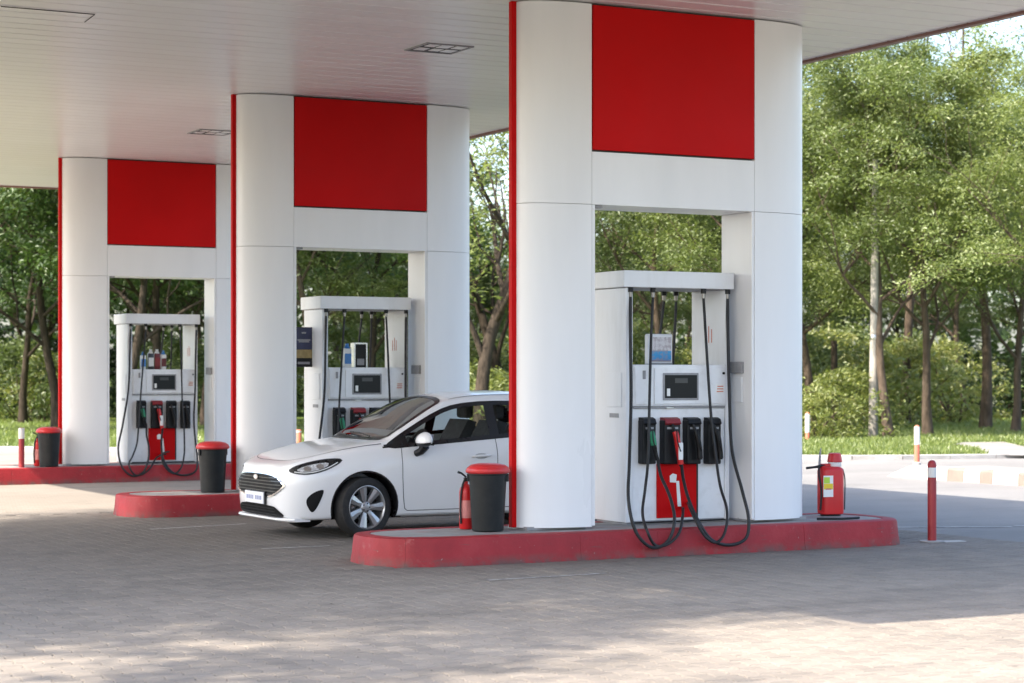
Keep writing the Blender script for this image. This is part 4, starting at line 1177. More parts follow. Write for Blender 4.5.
# number plate
pc = front_pt(0, .40)
np_ = MB().box(-.012, 0, -.26, .26, .335, .452, .003).build('number_plate', 'plate_white', car, loc=(pc.x-.028, 0, 0))
MB().box(-.006, .012, -.27, .27, .327, .460, .003).build('plate_holder', 'car_black', car, loc=(pc.x-.022, 0, 0))
rs = random.Random(4); y = -.21
for k in range(8):
    wdt = rs.uniform(.030, .046)
    if k == 4: y += .045
    MB().box(-.0136, -.0121, y, y+wdt, .374, .414).build('plate_character', 'plate_ink', np_)
    y += wdt + .012
for s in (-1, 1):
    # fog lamp recess
    # headlight: dark housing, bright reflector, clear lens
    base = [(.085, .675), (.14, .720), (.22, .752), (.34, .782), (.48, .800), (.60, .795), (.55, .752), (.44, .70), (.33, .665), (.22, .647), (.14, .654)]
    base = smooth_poly(base, 1)
    def hp(x, z, off):
        lo, hi = 0.2, 0.9
        # find the y on the body where the surface at height z sits at this x
        h, n = hit((x, s*3, z), (0, -s, 0))
        if h is None: return Vector((x, s*.5, z))
        if n.y*s < 0: n = -n
        return h + n*off
    fg = smooth_poly([(.205, .388), (.27, .465), (.365, .50), (.392, .485), (.345, .36), (.30, .275), (.262, .272)], 2)
    patch(fg, hp, .006).build('fog_recess', 'grille_black', car, smooth='all')
    hs = patch(base, hp, .004, .025).build('headlight', 'car_black', car, smooth='all')
    inn = smooth_poly([(.14, .682), (.21, .722), (.33, .752), (.45, .765), (.44, .725), (.33, .687), (.21, .667)], 1)
    patch(inn, hp, .008, .02).build('reflector', 'reflector', hs, smooth='all')
    l1 = [(.24+.034*math.cos(a), .698+.024*math.sin(a)) for a in [2*math.pi*k/14 for k in range(14)]]
    l2 = [(.36+.036*math.cos(a), .722+.024*math.sin(a)) for a in [2*math.pi*k/14 for k in range(14)]]
    for l_ in (l1, l2): patch(l_, hp, .012, .03).build('projector', 'chrome', hs, smooth='all')
    strip([(.13, .667), (.22, .660), (.33, .678), (.44, .713), (.54, .762)], hp, .009, .011).build('light_strip', 'sticker', hs)
    ring(offset_poly(base, .006), base, hp, .003).build('headlight_gasket', 'seam', hs)
    patch(base, hp, .018, .025).build('lens', 'lamp_glass', hs, smooth='all')
    # side windows: black surround, two panes, B-pillar
    sp = lambda u, v, off, s=s: side_pt(u, v, s, off)
    big = smooth_poly(offset_poly(side_win, .012), 1); sm = smooth_poly(offset_poly(side_win, -.032), 1)
    ring(big, sm, sp, .004).build('window_surround', 'car_black', car, smooth='all')
    def clip(poly, lo, hi):
        bm = bmesh.new(); bm.faces.new([bm.verts.new((p[0], p[1], 0)) for p in poly])
        for c_, no in ((lo, (-1, 0, 0)), (hi, (1, 0, 0))):
            bmesh.ops.bisect_plane(bm, geom=bm.verts[:]+bm.edges[:]+bm.faces[:], plane_co=(c_, 0, 0), plane_no=no, clear_outer=True)
        f = bm.faces[:][0]; r_ = [(v.co.x, v.co.y) for v in f.verts]; bm.free(); return r_
    mid = smooth_poly(offset_poly(side_win, -.02), 1)
    for lo, hi in ((1.30, 2.27), (2.36, 3.05)): patch(clip(mid, lo, hi), sp, .001, .06).build('side_window', 'car_glass', car, smooth='all')
    patch(clip(mid, 1.0, 1.315), sp, .003, .05).build('mirror_triangle', 'car_black', car, smooth='all')
    patch(clip(mid, 2.26, 2.37), sp, .0045, .05).build('b_pillar', 'car_black', car, smooth='all')
    patch(clip(mid, 3.04, 3.4), sp, .0045, .05).build('quarter_panel_trim', 'car_black', car, smooth='all')
    # panel gaps
    for pts in ([(1.235, .90), (1.232, .8), (1.235, .6), (1.25, .40), (1.27, .285), (1.30, .262)], [(1.30, .262), (1.8, .262), (2.27, .268)], [(2.315, .975), (2.32, .8), (2.315, .5), (2.29, .28)], [(2.35, .268), (2.9, .268)], [(3.0, .45), (3.17, .66), (3.24, .85), (3.25, 1.02)]):
        q = []
        for i in range(len(pts)-1): q += lerp2(pts[i], pts[i+1], 8)[:-1]
        q.append(pts[-1]); strip(q, sp, .0075, .0022).build('panel_gap', 'seam', car)
    # sill ridge and side indicator
    strip([(1.25+.1*k, .218) for k in range(17)], sp, .03, .006).build('sill_trim', 'car_white', car, smooth='all')
    # door handles
    for hx_ in (2.13, 3.05):
        a = side_pt(hx_, .80+.03*(hx_-2.1), s)
        h = MB().tube(crspline([(hx_-.10, a.y+s*.004, a.z-.004), (hx_-.07, a.y+s*.032, a.z), (hx_+.07, a.y+s*.032, a.z+.006), (hx_+.095, a.y+s*.004, a.z+.006)], 5), .012, 8).build('door_handle', 'car_white', car, smooth=True)
        cup = [(hx_+.075*math.cos(t_), a.z+.03*math.sin(t_)) for t_ in [2*math.pi*k/16 for k in range(16)]]
        patch(cup, sp, .0015, .05).build('handle_cup', 'cup_grey', h)
    # mirror
    m0 = side_pt(1.42, .925, s)
    mir = bmesh.new(); bmesh.ops.create_uvsphere(mir, u_segments=24, v_segments=14, radius=1)
    for v in mir.verts:
        x, y, z = v.co
        v.co = Vector(((x if x < 0 else x*.55)*.085, y*.15, z*(.085 if z > 0 else .07) + .012*x))
    mir.verts.index_update()
    mc = Vector((1.44, m0.y + s*.145, .975))
    mw = MB().add([v.co for v in mir.verts if True], [[v.index for v in f.verts] for f in mir.faces])
    up = MB().add(mw.v, [f for f in mw.f if sum(mw.v[i][2] for i in f)/len(f) > -.022])
    dn = MB().add(mw.v, [f for f in mw.f if sum(mw.v[i][2] for i in f)/len(f) <= -.022])
    mo = up.build('door_mirror', 'car_white', car, smooth='all', loc=mc)
    dn.build('mirror_base', 'car_black', mo, smooth='all')
    MB().tube([Vector((0, 0, -.055)), Vector((-.02, -s*.05, -.11)), Vector((-.05, -s*.11, -.135))], [.05, .04, .035], 10).build('mirror_foot', 'car_black', mo, smooth=True)
    MB().add([(.048, -.105, -.05), (.048, .105, -.05), (.050, .10, .06), (.050, -.10, .06)], [(0,1,2,3)]).build('mirror_glass', 'chrome', mo)
    mir.free()
    # wheels
    for a in AX:
        wl = bpy.data.objects.new('wheel', None); COL.objects.link(wl); wl.parent = car
        yc = s*(.868-.105); wl.location = (a, yc, WZ)
        wl.rotation_euler = (R(90) if s < 0 else R(-90), 0, 0.2)
        prof = [(.215, -.095), (.27, -.098), (.298, -.085), (.305, -.05), (.306, 0), (.305, .05), (.298, .085), (.27, .098), (.222, .093), (.212, .085)]
        MB().lathe(prof, seg=48, cap=False).build('tyre', 'tyre', wl, smooth=40)
        MB().lathe([(.225, .090), (.221, .094), (.214, .095), (.205, .085), (.198, .05), (.195, -.08)], seg=48, cap=False).build('rim', 'alloy', wl, smooth=40)
        MB().lathe([(.194, -.02), (.05, -.02)], seg=32, cap=False).build('wheel_back', 'car_black', wl)
        MB().lathe([(.13, -.015), (.13, .0), (.04, .0)], seg=28, cap=False).build('brake_disc', 'steel', wl)
        for k in range(7):
            an = 2*math.pi*k/7
            sk = MB(); c_, s_ = math.cos(an), math.sin(an)
            def rp(r_, t_, z_): return (r_*c_-t_*s_, r_*s_+t_*c_, z_)
            vs = [rp(.05, -.020, .066), rp(.05, .020, .066), rp(.206, .047, .083), rp(.206, -.047, .083), rp(.05, -.024, .03), rp(.05, .024, .03), rp(.206, .05, .045), rp(.206, -.05, .045), rp(.12, .0, .080), rp(.206, 0, .091)]
            sk.add(vs, [(0, 3, 9, 8), (8, 9, 2, 1), (0, 8, 1), (0, 4, 7, 3), (1, 2, 6, 5), (4, 5, 6, 7), (3, 7, 6, 2, 9), (0, 1, 5, 4)]).build('spoke', 'alloy', wl)
        hub = MB().lathe([(.058, .03), (.058, .066), (.05, .074), (.03, .078), (.0, .078)], seg=20, cap=False).build('hub_cap', 'alloy', wl, smooth=True)
        for k in range(5):
            an = 2*math.pi*k/5
            MB().lathe([(.008, .066), (.008, .080), (0.0, .080)], .04*math.cos(an), .04*math.sin(an), 8, cap=False).build('wheel_nut', 'car_black', wl)
# windscreen, rear window
tp = lambda u, v, off: top_pt(u, v, off)
wsb = smooth_poly(offset_poly(ws_poly, .022), 1); wsi = smooth_poly(offset_poly(ws_poly, -.035), 1)
ring(wsb, wsi, tp, .004).build('windscreen_surround', 'car_black', car, smooth='all')
patch(smooth_poly(offset_poly(ws_poly, -.01), 1), tp, .0015, .06).build('windscreen', 'car_glass_clear', car, smooth='all')
ring(smooth_poly(offset_poly(rw_poly, .02), 1), smooth_poly(offset_poly(rw_poly, -.02), 1), tp, .005).build('rear_window_surround', 'car_black', car, smooth='all')
patch(smooth_poly(rw_poly, 1), tp, .002, .05).build('rear_window', 'car_glass', car, smooth='all')
# cowl, wipers, bonnet shut lines
for s in (-1, 1):
    q = [(1.105, s*.62), (1.055, s*.45), (1.035, s*.2), (1.03, 0)]
    strip(q, tp, .05, .004).build('cowl', 'car_black', car, smooth='all')
    strip([(.14, 0), (.145, s*.25), (.175, s*.45), (.235, s*.58), (.33, s*.66), (.6, s*.725), (.9, s*.752), (1.04, s*.76)], tp, .008, .0028).build('bonnet_gap', 'seam', car)
w0, w1 = top_pt(1.10, -.35, .02), top_pt(1.17, .30, .015)
MB().tube([w0, w0.lerp(w1, .5)+Vector((0, 0, .012)), w1], .008, 6).build('wiper', 'car_black', car)
w0, w1 = top_pt(1.10, .25, .02), top_pt(1.16, .58, .015)
MB().tube([w0, w1], .008, 6).build('wiper', 'car_black', car)
# roof aerial fin base and roof channel strips
for s in (-1, 1):
    strip([(1.9+.08*k, s*.555) for k in range(19)], tp, .012, .002).build('roof_channel', 'seam', car)
# interior
MB().box(1.18, 1.45, -.66, .66, .70, .93, .05).build('dashboard', 'interior', car)
MB().box(1.2, 3.6, -.70, .70, .40, .46).build('cabin_floor', 'interior', car)
sw = MB(); cpt = Vector((1.62, -.36, .90)); ax = Vector((-.88, 0, .47)).normalized(); u_ = Vector((0, 1, 0)); w_ = ax.cross(u_)
sw.tube([cpt+(u_*math.cos(t_)+w_*math.sin(t_))*.185 for t_ in [2*math.pi*k/24 for k in range(25)]], .016, 8)
swo = sw.build('steering_wheel', 'interior', car, smooth=True)
MB().tube([cpt, cpt+ax*.12], [.06, .05], 10).build('wheel_hub', 'interior', swo)
for s in (-1, 1):
    st = MB().box(1.85, 2.32, s*.36-.24, s*.36+.24, .48, .66, .05).build('front_seat', 'seat_cloth', car)
    bk = MB(); bk.prism([(2.22, .60), (2.36, .60), (2.58, 1.13), (2.48, 1.16), (2.36, .95)], s*.36-.23, s*.36+.23, 'y')
    bk.build('seat_back', 'seat_cloth', st)
    hr = MB().box(2.50, 2.60, s*.36-.13, s*.36+.13, 1.17, 1.33, .035).build('head_rest', 'seat_cloth', st)
    MB().tube([(2.54, s*.36-.06, 1.12), (2.55, s*.36-.06, 1.2)], .007, 6).build('head_rest_rod', 'steel', hr)
MB().box(3.0, 3.2, -.62, .62, .5, 1.08, .04).build('rear_seat', 'seat_cloth', car)
MB().box(1.83, 1.86, -.10, .10, 1.27, 1.33, .01).build('rear_view_mirror', 'car_black', car)
for s in (-1, 1):
    MB().box(3.93, 4.03, s*.66-.10, s*.66+.10, .78, .98, .03).build('tail_lamp', 'red_grip', car)

# ------------------------------------------------------------------ lawn, verge kerb, path, striped kerb
LAWN_Z = 0.055
edge_px = [(-420, 447), (-150, 449), (20, 450.5), (120, 451.5), (300, 453), (520, 455.5), (700, 458), (800, 459.5), (900, 459.5), (985, 458.5), (1070, 457.5), (1180, 456)]
edge = [onZ(a, b) for a, b in edge_px]
edge = crspline([Vector((e.x, e.y, 0)) for e in edge], 6)
lawn_pts = [(e.x, e.y) for e in edge]
last = edge[-1]
lawn_pts += [(last.x+30, last.y+6), (500, 80), (700, 900), (-600, 900), (-300, 120)]
MB().add([(x, y, LAWN_Z) for x, y in lawn_pts], [tuple(range(len(lawn_pts)))]).build('lawn', 'lawn')['kind'] = 'structure'
verge = bpy.data.objects.new('verge_kerb', None); COL.objects.link(verge)
tag(verge, 'grey concrete kerb along the lawn edge beyond the road', 'kerb')
ek = edge
acc = [ek[0]]
for q in ek[1:]:
    while (q-acc[-1]).length > 1.0: acc.append(acc[-1] + (q-acc[-1]).normalized()*1.0)
for i in range(len(acc)-1):
    a, b = acc[i], acc[i+1]; pxx = px_of(a)[0]
    if pxx < -120 or pxx > 1150: continue
    t = (b-a).normalized(); n = Vector((-t.y, t.x, 0)); a2, b2 = a+t*.006, b-t*.006
    vs = []
    for p in (a2, b2):
        for off, z in ((-.06, -.03), (-.06, .075), (-.045, .09), (.07, .09), (.07, -.03)): vs.append((p.x+n.x*off, p.y+n.y*off, z))
    MB().add(vs, [(0,5,6,1), (1,6,7,2), (2,7,8,3), (3,8,9,4), (0,1,2,3,4), (9,8,7,6,5)]).build('kerbstone', 'kerb_grey', verge)
pp = [onZ(x, y, LAWN_Z) for x, y in ((948, 446), (962, 442.5), (1004, 442), (1026, 447), (1040, 456), (988, 455.5), (976, 449))]
MB().add([(p.x, p.y, LAWN_Z+.006) for p in pp], [tuple(range(len(pp)))]).build('path', 'path')['kind'] = 'structure'

# striped traffic kerb on the right, running away from the camera
a, b = onZ(903, 477.5), onZ(1090, 491)
SX = (a.x+b.x)/2
stripe = thing('striped_kerb', 'low white and faded red striped kerb island in the sun at right', 'kerb', (SX, b.y, 0))
yy = 0.0; Ltot = a.y-b.y; i = 0
cuts = [onX(x, 480, SX).y - b.y for x in (1090, 1040, 1018, 992, 979.5, 963, 947, 925, 908)]
for i in range(len(cuts)-1):
    y0, y1 = cuts[i], cuts[i+1]
    vs = []
    for y in (y0+.004, y1-.004):
        for x, z in ((0, -.02), (.012, .17), (.035, .20), (.30, .20), (.30, -.02)): vs.append((x, y, z))
    MB().add(vs, [(0,1,6,5), (1,2,7,6), (2,3,8,7), (3,4,9,8), (0,4,3,2,1), (5,6,7,8,9)]).build('kerbstone', 'kerb_pale_red' if i in (1, 3, 5) else 'kerb_white', stripe)
y1 = cuts[-1]
MB().add([(0, y1+.004, -.02), (.30, y1+.004, -.02), (.15, y1+.75, -.02), (.03, y1+.004, .195), (.29, y1+.004, .195), (.15, y1+.6, .05)], [(0,2,5,3), (1,4,5,2), (3,5,4), (0,3,4,1)]).build('ramp_stone', 'kerb_white', stripe)
MB().box(.305, 1.6, cuts[0], y1, -.02, .17).build('top_slab', 'path', stripe)

# ------------------------------------------------------------------ trees
def grow(seed, H, spread=0.36, fork=0.28, limbs=9, lean=(0, 0), droop=0.0, r0=0.2, levels=3, split=(3, 4), upw=0.55):
    r = random.Random(seed)
    segs, tips = [], []
    # trunk
    pts = [Vector((0, 0, -0.15))]; rad = [r0*1.35]
    d = Vector((lean[0], lean[1], 1)).normalized()
    n = 9
    for i in range(1, n+1):
        d = (d + Vector((r.gauss(0, .07), r.gauss(0, .07), .06))).normalized()
        pts.append(pts[-1] + d*(H*0.86/n)); rad.append(r0*(1 - 0.88*i/n))
    segs.append((pts, rad, 9))
    def branch(p, dirv, length, rr_, lev):
        P = [p]; Rd = [rr_]; k = 4; dd = dirv
        for i in range(1, k+1):
            dd = (dd + Vector((r.gauss(0, .16), r.gauss(0, .16), r.gauss(0.05, .1) - droop*lev*.25))).normalized()
            P.append(P[-1] + dd*length/k); Rd.append(max(.008, rr_*(1-.72*i/k)))
        segs.append((P, Rd, 6 if lev == 1 else 5 if lev == 2 else 4))
        if lev >= levels:
            tips.extend([P[-1], P[-2], P[2]]); return
        tips.append(P[-1])
        nb = r.randint(*split) + (1 if lev == 1 else 0)
        for b in range(nb):
            i = r.randint(1, k); side = Vector((r.gauss(0, 1), r.gauss(0, 1), r.gauss(.15, .5))).normalized()
            nd = (dd*.75 + side*.75).normalized()
            branch(P[i], nd, length*r.uniform(.45, .65), Rd[i]*.72, lev+1)
    ga = r.uniform(0, 6.28)
    for j in range(limbs):
        f = fork + (0.97-fork)*(j+r.uniform(-.3, .3))/(limbs-1); f = min(max(f, fork), .98)
        i = min(n-1, int(f*n)); q = f*n-i; p = pts[i].lerp(pts[min(n, i+1)], q)
        ga += 2.4 + r.uniform(-.4, .4)
        up = upw + .55*f
        dv = Vector((math.cos(ga), math.sin(ga), up)).normalized()
        ln = H*spread*(1.0 - .55*max(0, f-.45)/.55)*r.uniform(.8, 1.15)
        branch(p, dv, ln, rad[i]*.55, 1)
    return segs, tips
def trunk_mesh(name, segs, mat):
    mb = MB()
    for P, Rd, sg in segs:
        q = crspline(P, 2); rr_ = list(np.interp(np.linspace(0, len(Rd)-1, len(q)), range(len(Rd)), Rd))
        mb.tube(q, rr_, sg, cap=False)
    me = mb.mesh(name, 'all'); me.materials.append(M[mat]); return me
LEAF_F = [(0, 1, 2, 3)]
def leaf_mesh(name, tips, n_per, rad, size, mat, seed, flat=0.5, gaps=0.0):
    rs = np.random.RandomState(seed)
    T = np.array([tuple(t) for t in tips]); cnt = np.maximum(2, rs.poisson(n_per*np.where(rs.rand(len(T)) < gaps, .06, rs.uniform(.6, 1.6, len(T)))))
    C = np.repeat(T, cnt, 0); n = len(C)
    # leaves sit on a few drooping sprays around each tip
    spray = rs.normal(0, 1, (len(T), 5, 3)); spray[:, :, 2] = spray[:, :, 2]*.35 + .05
    spray /= np.linalg.norm(spray, axis=2, keepdims=True)
    which = rs.randint(0, 5, n); sd = spray[np.repeat(np.arange(len(T)), cnt), which]
    along = rs.uniform(0.05, 1.0, (n, 1))*rad*rs.uniform(.7, 1.3, (n, 1))
    pos = C + sd*along + rs.normal(0, 1, (n, 3))*np.array([.16, .16, .085])*rad*1.2
    pos[:, 2:3] -= along**2*.28
    up = rs.normal(0, 1, (n, 3))*np.array([.55, .55, .35])*(1.3-flat) + np.array([0, 0, .8]); up += sd*.35
    up /= np.linalg.norm(up, axis=1, keepdims=True)
    ax = np.cross(up, rs.normal(0, 1, (n, 3))); ax /= np.linalg.norm(ax, axis=1, keepdims=True)
    bx_ = np.cross(up, ax)
    s = size*rs.uniform(.6, 1.35, (n, 1))
    V = np.stack([pos - ax*s*.5, pos + bx_*s*.20 + up*s*.03, pos + ax*s*.5 - up*s*.10, pos - bx_*s*.20 + up*s*.03], 1)
    return big_mesh(name, V, LEAF_F, 4, mat)
VAR = []
specs = [  # seed, H, spread, fork, limbs, leaf material, leaves per tip, radius, size
    (11, 11.8, .40, .26, 11, 'leaf_bright', 150, .92, .118),
    (23, 12.6, .37, .28, 11, 'leaf_bright', 150, .92, .118),
    (37, 12.0, .38, .30, 10, 'leaf_mid', 135, .92, .12),
    (41, 13.0, .34, .30, 11, 'leaf_mid', 115, .88, .125),
    (58, 12.5, .36, .24, 11, 'leaf_dark', 60, .85, .19),
]
for sd, H, sp_, fk, lb, mt, npt, rd, sz in specs:
    segs, tips = grow(sd, H, sp_, fk, lb, r0=.155)
    VAR.append((trunk_mesh('trunk', segs, 'bark' if mt != 'leaf_dark' else 'bark_dark'), leaf_mesh('crown', tips, npt, rd, sz, mt, sd, gaps=.30)))
# sparse, many-stemmed tree
segs, tips = grow(71, 14.5, .26, .16, 10, lean=(.10, .02), r0=.20, split=(2, 3), upw=1.4)
VAR.append((trunk_mesh('trunk', segs, 'bark_dark'), leaf_mesh('crown', tips, 17, .8, .17, 'leaf_bright', 71)))
segs, tips = grow(83, 15.0, .30, .34, 10, r0=.17, split=(2, 3), upw=.9)
VAR.append((trunk_mesh('trunk', segs, 'bark'), leaf_mesh('crown', tips, 15, .8, .16, 'leaf_bright', 83)))
def tree(var, p, rz, sc, label, group='trees beyond the road', name='tree', zs=None):
    t = thing(name, label, 'tree', (p.x, p.y, LAWN_Z), group, rz)
    t.scale = (sc, sc, zs or sc)
    for nm, me in zip(('trunk', 'crown'), VAR[var]):
        o = bpy.data.objects.new(nm, me); COL.objects.link(o); o.parent = t
    return t
# main trees one can tell apart
tree(0, atd(928, 55), 0.6, .86, 'brown-trunked leafy tree right of the utility pole')
tree(1, atd(889, 52.4), 2.1, .82, 'leafy tree with its trunk just behind the utility pole')
tree(2, atd(811, 60), 4.0, .95, 'dark-trunked leafy tree just right of the nearest pylon')
tree(0, atd(1015, 58), 3.3, .80, 'bright leafy tree at the right edge of the lawn')
tree(1, atd(1085, 50), 5.1, .80, 'bright tree whose branches reach in at the right edge')
tree(6, atd(985, 62), 1.2, 1.0, 'tall sparse tree showing sky through its top at right')
tree(6, atd(905, 68), 3.9, 1.05, 'thin sparse tree rising behind the right-hand tree crowns')
tree(5, atd(482, 50), 0.1, .95, 'sparse forked tree in the gap left of the nearest pylon')
tree(5, atd(505, 66), 2.4, .95, 'slender second trunk behind the forked tree in the gap')
tree(3, atd(668, 62), 1.0, .9, 'tree with a dark fork seen through the nearest pylon opening')
tree(0, atd(748, 58), 4.6, .85, 'bright tree behind the right half of the nearest pylon opening')
tree(2, atd(612, 70), 2.9, .8, 'leafy tree behind the left column of the nearest pylon')
tree(2, atd(318, 58), 5.5, .92, 'leafy tree behind the left part of the middle pylon opening')
tree(4, atd(372, 60), 0.4, .9, 'dark tree with curved branch behind the middle dispenser')
tree(3, atd(415, 74), 3.0, .62, 'tree behind the right column of the middle pylon')
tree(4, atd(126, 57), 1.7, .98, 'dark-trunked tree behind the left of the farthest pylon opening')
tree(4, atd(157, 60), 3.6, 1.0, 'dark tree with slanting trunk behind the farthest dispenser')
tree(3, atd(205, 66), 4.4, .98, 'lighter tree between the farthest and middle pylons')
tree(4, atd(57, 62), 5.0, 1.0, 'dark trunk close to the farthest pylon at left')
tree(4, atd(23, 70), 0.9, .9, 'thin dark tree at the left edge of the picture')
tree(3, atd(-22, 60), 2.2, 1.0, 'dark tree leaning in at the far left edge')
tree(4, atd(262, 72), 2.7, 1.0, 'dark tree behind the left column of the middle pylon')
# woodland rows behind: nothing tells them apart
rt = random.Random(21)
for d, step in ((80, 62), (94, 70)):
    x = -160 + rt.uniform(0, 40)
    while x < 1190:
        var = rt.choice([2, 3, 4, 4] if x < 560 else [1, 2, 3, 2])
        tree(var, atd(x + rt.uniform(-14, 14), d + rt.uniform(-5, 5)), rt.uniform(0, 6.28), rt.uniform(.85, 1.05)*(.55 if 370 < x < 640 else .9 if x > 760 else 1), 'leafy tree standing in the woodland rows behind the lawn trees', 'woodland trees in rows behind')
        x += step
# trees left of the forecourt, outside the view: they shade its left side
for X_, Y_, v_, s_, zs_, rz_ in ((-4.89, 16.74, 4, 1.06, 1.67, .21), (-4.85, 17.41, 0, .98, 1.42, 2.46), (-11.86, 15.11, 4, 1.05, 2.1, 1.03), (-11.09, 18.93, 3, 1.05, 1.6, 4.56), (-11.5, 6.4, 2, 1.15, 1.2, 5.2)):
    tree(v_, Vector((X_, Y_, 0)), rz_, s_, 'leafy tree left of the forecourt shading its paving', 'trees left of the forecourt', zs=zs_)

# bushes and undergrowth
def bush_mesh(seed, w, h, n, size, mat):
    rs = random.Random(seed); tips = []
    for _ in range(n):
        a = rs.uniform(0, 6.28); q = math.sqrt(rs.random()); zz = rs.random()
        k = (1-zz**2.2)**.5*.95+.05
        tips.append(Vector((w*q*k*math.cos(a), w*q*k*math.sin(a), .1+h*zz)))
    stems = []
    for _ in range(9):
        t_ = rs.choice(tips); stems.append(([Vector((rs.gauss(0, .15), rs.gauss(0, .15), -.1)), t_*.5+Vector((0, 0, .1)), t_], [.025, .018, .008], 4))
    return trunk_mesh('stems', stems, 'bark'), leaf_mesh('foliage', tips, 26, .38, size, mat, seed, flat=.2)
BV = [bush_mesh(3, 1.5, 1.7, 110, .13, 'leaf_bush'), bush_mesh(4, 1.2, 1.2, 90, .12, 'leaf_bush'), bush_mesh(5, 1.9, 2.6, 150, .16, 'leaf_wood_shaded'), bush_mesh(6, 1.8, 2.2, 140, .15, 'leaf_mid')]
def bush(var, p, rz, sc, label, group='shrubs on the lawn'):
    t = thing('bush', label, 'bush', (p.x, p.y, LAWN_Z), group, rz); t.scale = (sc, sc, sc)
    for nm, me in zip(('stems', 'foliage'), BV[var]):
        o = bpy.data.objects.new(nm, me); COL.objects.link(o); o.parent = t
    return t
bush(0, onZ(842, 440), .3, .95, 'sunlit yellow-green shrub left of the utility pole')
bush(1, onZ(818, 441), 1.7, .9, 'yellow-green shrub close to the nearest pylon')
bush(0, atd(862, 60), 2.4, 1.0, 'shrub directly behind the utility pole foot')
bush(0, atd(482, 52), 4.0, 1.0, 'pale hedge shrub left in the gap above the car roof')
bush(1, atd(503, 51), 5.0, 1.15, 'pale hedge shrub right in the gap above the car roof')
for k_, (bx_px, bd_, bv_, bs_, bl_) in enumerate(((800, 66, 3, 1.25, 'green shrub half hidden by the right side of the nearest pylon'), (826, 70, 0, 1.7, 'tall pale shrub between the nearest pylon and the utility pole'), (850, 73, 3, 1.4, 'darker shrub behind the sunlit shrub left of the utility pole'), (868, 66, 0, 1.35, 'pale shrub touching the utility pole on its left'), (905, 68, 0, 1.5, 'pale shrub between the utility pole and the brown trunk'), (915, 74, 3, 1.3, 'darker shrub just left of the brown trunk'), (945, 70, 0, 1.5, 'pale shrub just right of the brown trunk'), (640, 66, 3, 1.3, 'darker shrub behind the left of the nearest dispenser'), (700, 68, 0, 1.4, 'pale shrub behind the right of the nearest dispenser'), (480, 68, 3, 1.2, 'darker shrub behind the hedge above the car roof'), (345, 66, 3, 1.3, 'green shrub behind the middle dispenser'), (180, 70, 3, 1.2, 'green shrub behind the farthest dispenser'), (20, 72, 3, 1.2, 'darker shrub behind the bollard at far left'), (48, 74, 0, 1.3, 'pale shrub behind the bin at far left'))):
    bush(bv_, atd(bx_px, bd_), k_*1.3, bs_, bl_, 'understorey shrubs between the tree trunks')
rb = random.Random(31)
x = -150
while x < 1180:
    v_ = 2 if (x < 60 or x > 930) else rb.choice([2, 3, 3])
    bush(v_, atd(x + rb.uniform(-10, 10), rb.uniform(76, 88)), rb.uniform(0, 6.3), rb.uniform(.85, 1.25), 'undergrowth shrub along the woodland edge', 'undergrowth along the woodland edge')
    x += 31
# the far wood closing the view
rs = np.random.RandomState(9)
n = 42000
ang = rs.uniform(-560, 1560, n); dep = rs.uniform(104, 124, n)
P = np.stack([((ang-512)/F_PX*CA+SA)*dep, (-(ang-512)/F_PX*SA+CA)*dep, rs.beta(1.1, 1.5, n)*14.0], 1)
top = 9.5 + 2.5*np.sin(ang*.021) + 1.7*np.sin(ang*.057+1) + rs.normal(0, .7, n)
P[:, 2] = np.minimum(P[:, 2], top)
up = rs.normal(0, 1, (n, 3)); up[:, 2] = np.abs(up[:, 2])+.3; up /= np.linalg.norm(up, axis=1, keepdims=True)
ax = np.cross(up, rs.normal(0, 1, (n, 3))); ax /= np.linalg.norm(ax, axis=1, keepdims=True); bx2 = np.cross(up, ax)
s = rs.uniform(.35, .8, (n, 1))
o = link('woodland', big_mesh('woodland', np.stack([P-ax*s*.5, P+bx2*s*.3, P+ax*s*.5, P-bx2*s*.3], 1), LEAF_F, 4, 'leaf_wood_shaded'), None)
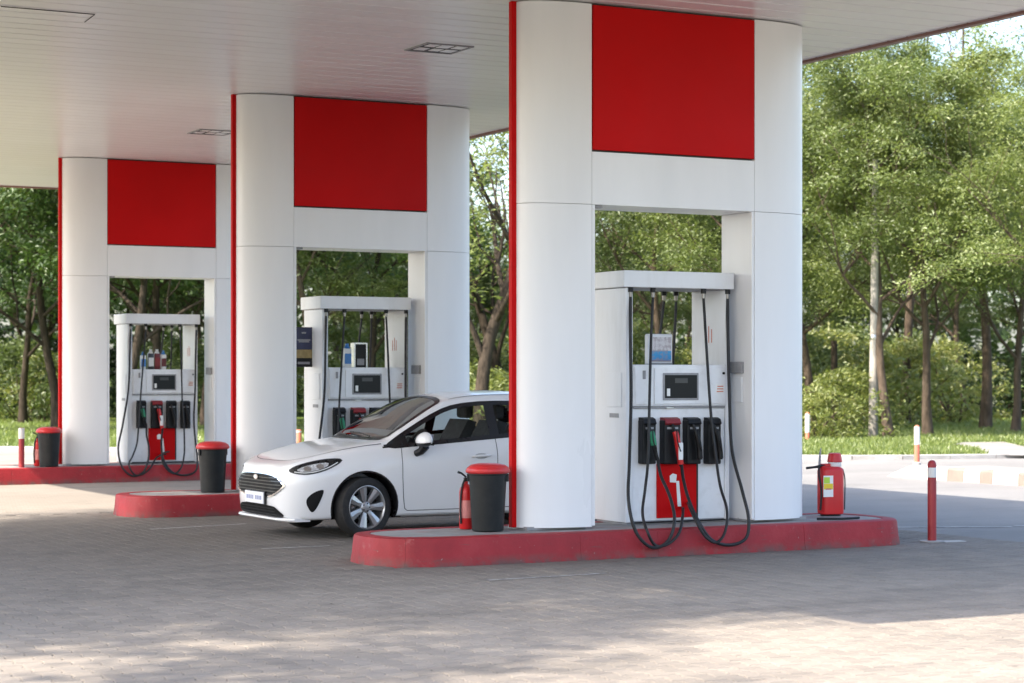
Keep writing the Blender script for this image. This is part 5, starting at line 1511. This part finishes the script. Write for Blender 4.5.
tag(o, 'dense dark wood closing the view behind all the trees', 'woodland', kind='stuff')
# grass blades on the lawn in view
n = 60000
dep = 41 + 36*rs.beta(.9, 1.6, n); ang = np.where(rs.rand(n) < .55, rs.uniform(790, 1060, n), rs.uniform(-40, 560, n))
gx, gy = ((ang-512)/F_PX*CA+SA)*dep, (-(ang-512)/F_PX*SA+CA)*dep
ex = np.array([e.x for e in edge]); ey = np.array([e.y for e in edge])
order = np.argsort(ex); ok = gy > np.interp(gx, ex[order], ey[order]) + .12
pps = [(p.x, p.y) for p in pp]
ok &= ~np.array([inpoly((a_, b_), pps) if (a_ > pps[0][0]-4) else False for a_, b_ in zip(gx, gy)])
gx, gy = gx[ok], gy[ok]; n = len(gx)
th = rs.uniform(0, 6.28, n); hh = rs.uniform(.04, .13, n); ww = rs.uniform(.012, .03, n)
base = np.stack([gx, gy, np.full(n, LAWN_Z-.005)], 1); dx = np.stack([np.cos(th)*ww, np.sin(th)*ww, 0*th], 1)
tipv = np.stack([rs.normal(0, .04, n), rs.normal(0, .04, n), hh], 1)
o = link('grass', big_mesh('grass', np.stack([base-dx, base+dx, base+tipv], 1), [(0, 1, 2)], 3, 'grass_blade'), None)
tag(o, 'sunlit short grass blades covering the lawn', 'grass', kind='stuff')

# utility pole and a dead post
p = onZ(873, 440)
t = thing('utility_pole', 'pale concrete utility pole in front of a tree trunk', 'pole', (p.x, p.y, LAWN_Z-.1))
MB().tube([(0, 0, 0), (.06, .02, 3.5), (.10, .03, 7.2)], [.125, .10, .075], 12).build('shaft', 'pole_concrete', t, smooth=True)
MB().lathe([(.112, 2.6), (.116, 2.62), (.116, 2.70), (.112, 2.72)], .045, .015, 14, cap=False).build('band', 'steel', t, smooth=True)
p = atd(834, 60)
o = MB().tube([(0, 0, -.1), (.02, 0, 1.2), (0, 0, 2.6)], [.11, .10, .09], 8).build('wooden_post', 'bark_dark', smooth=True); o.location = (p.x, p.y, LAWN_Z)
tag(o, 'short dark wooden post standing behind the shrubs', 'post')
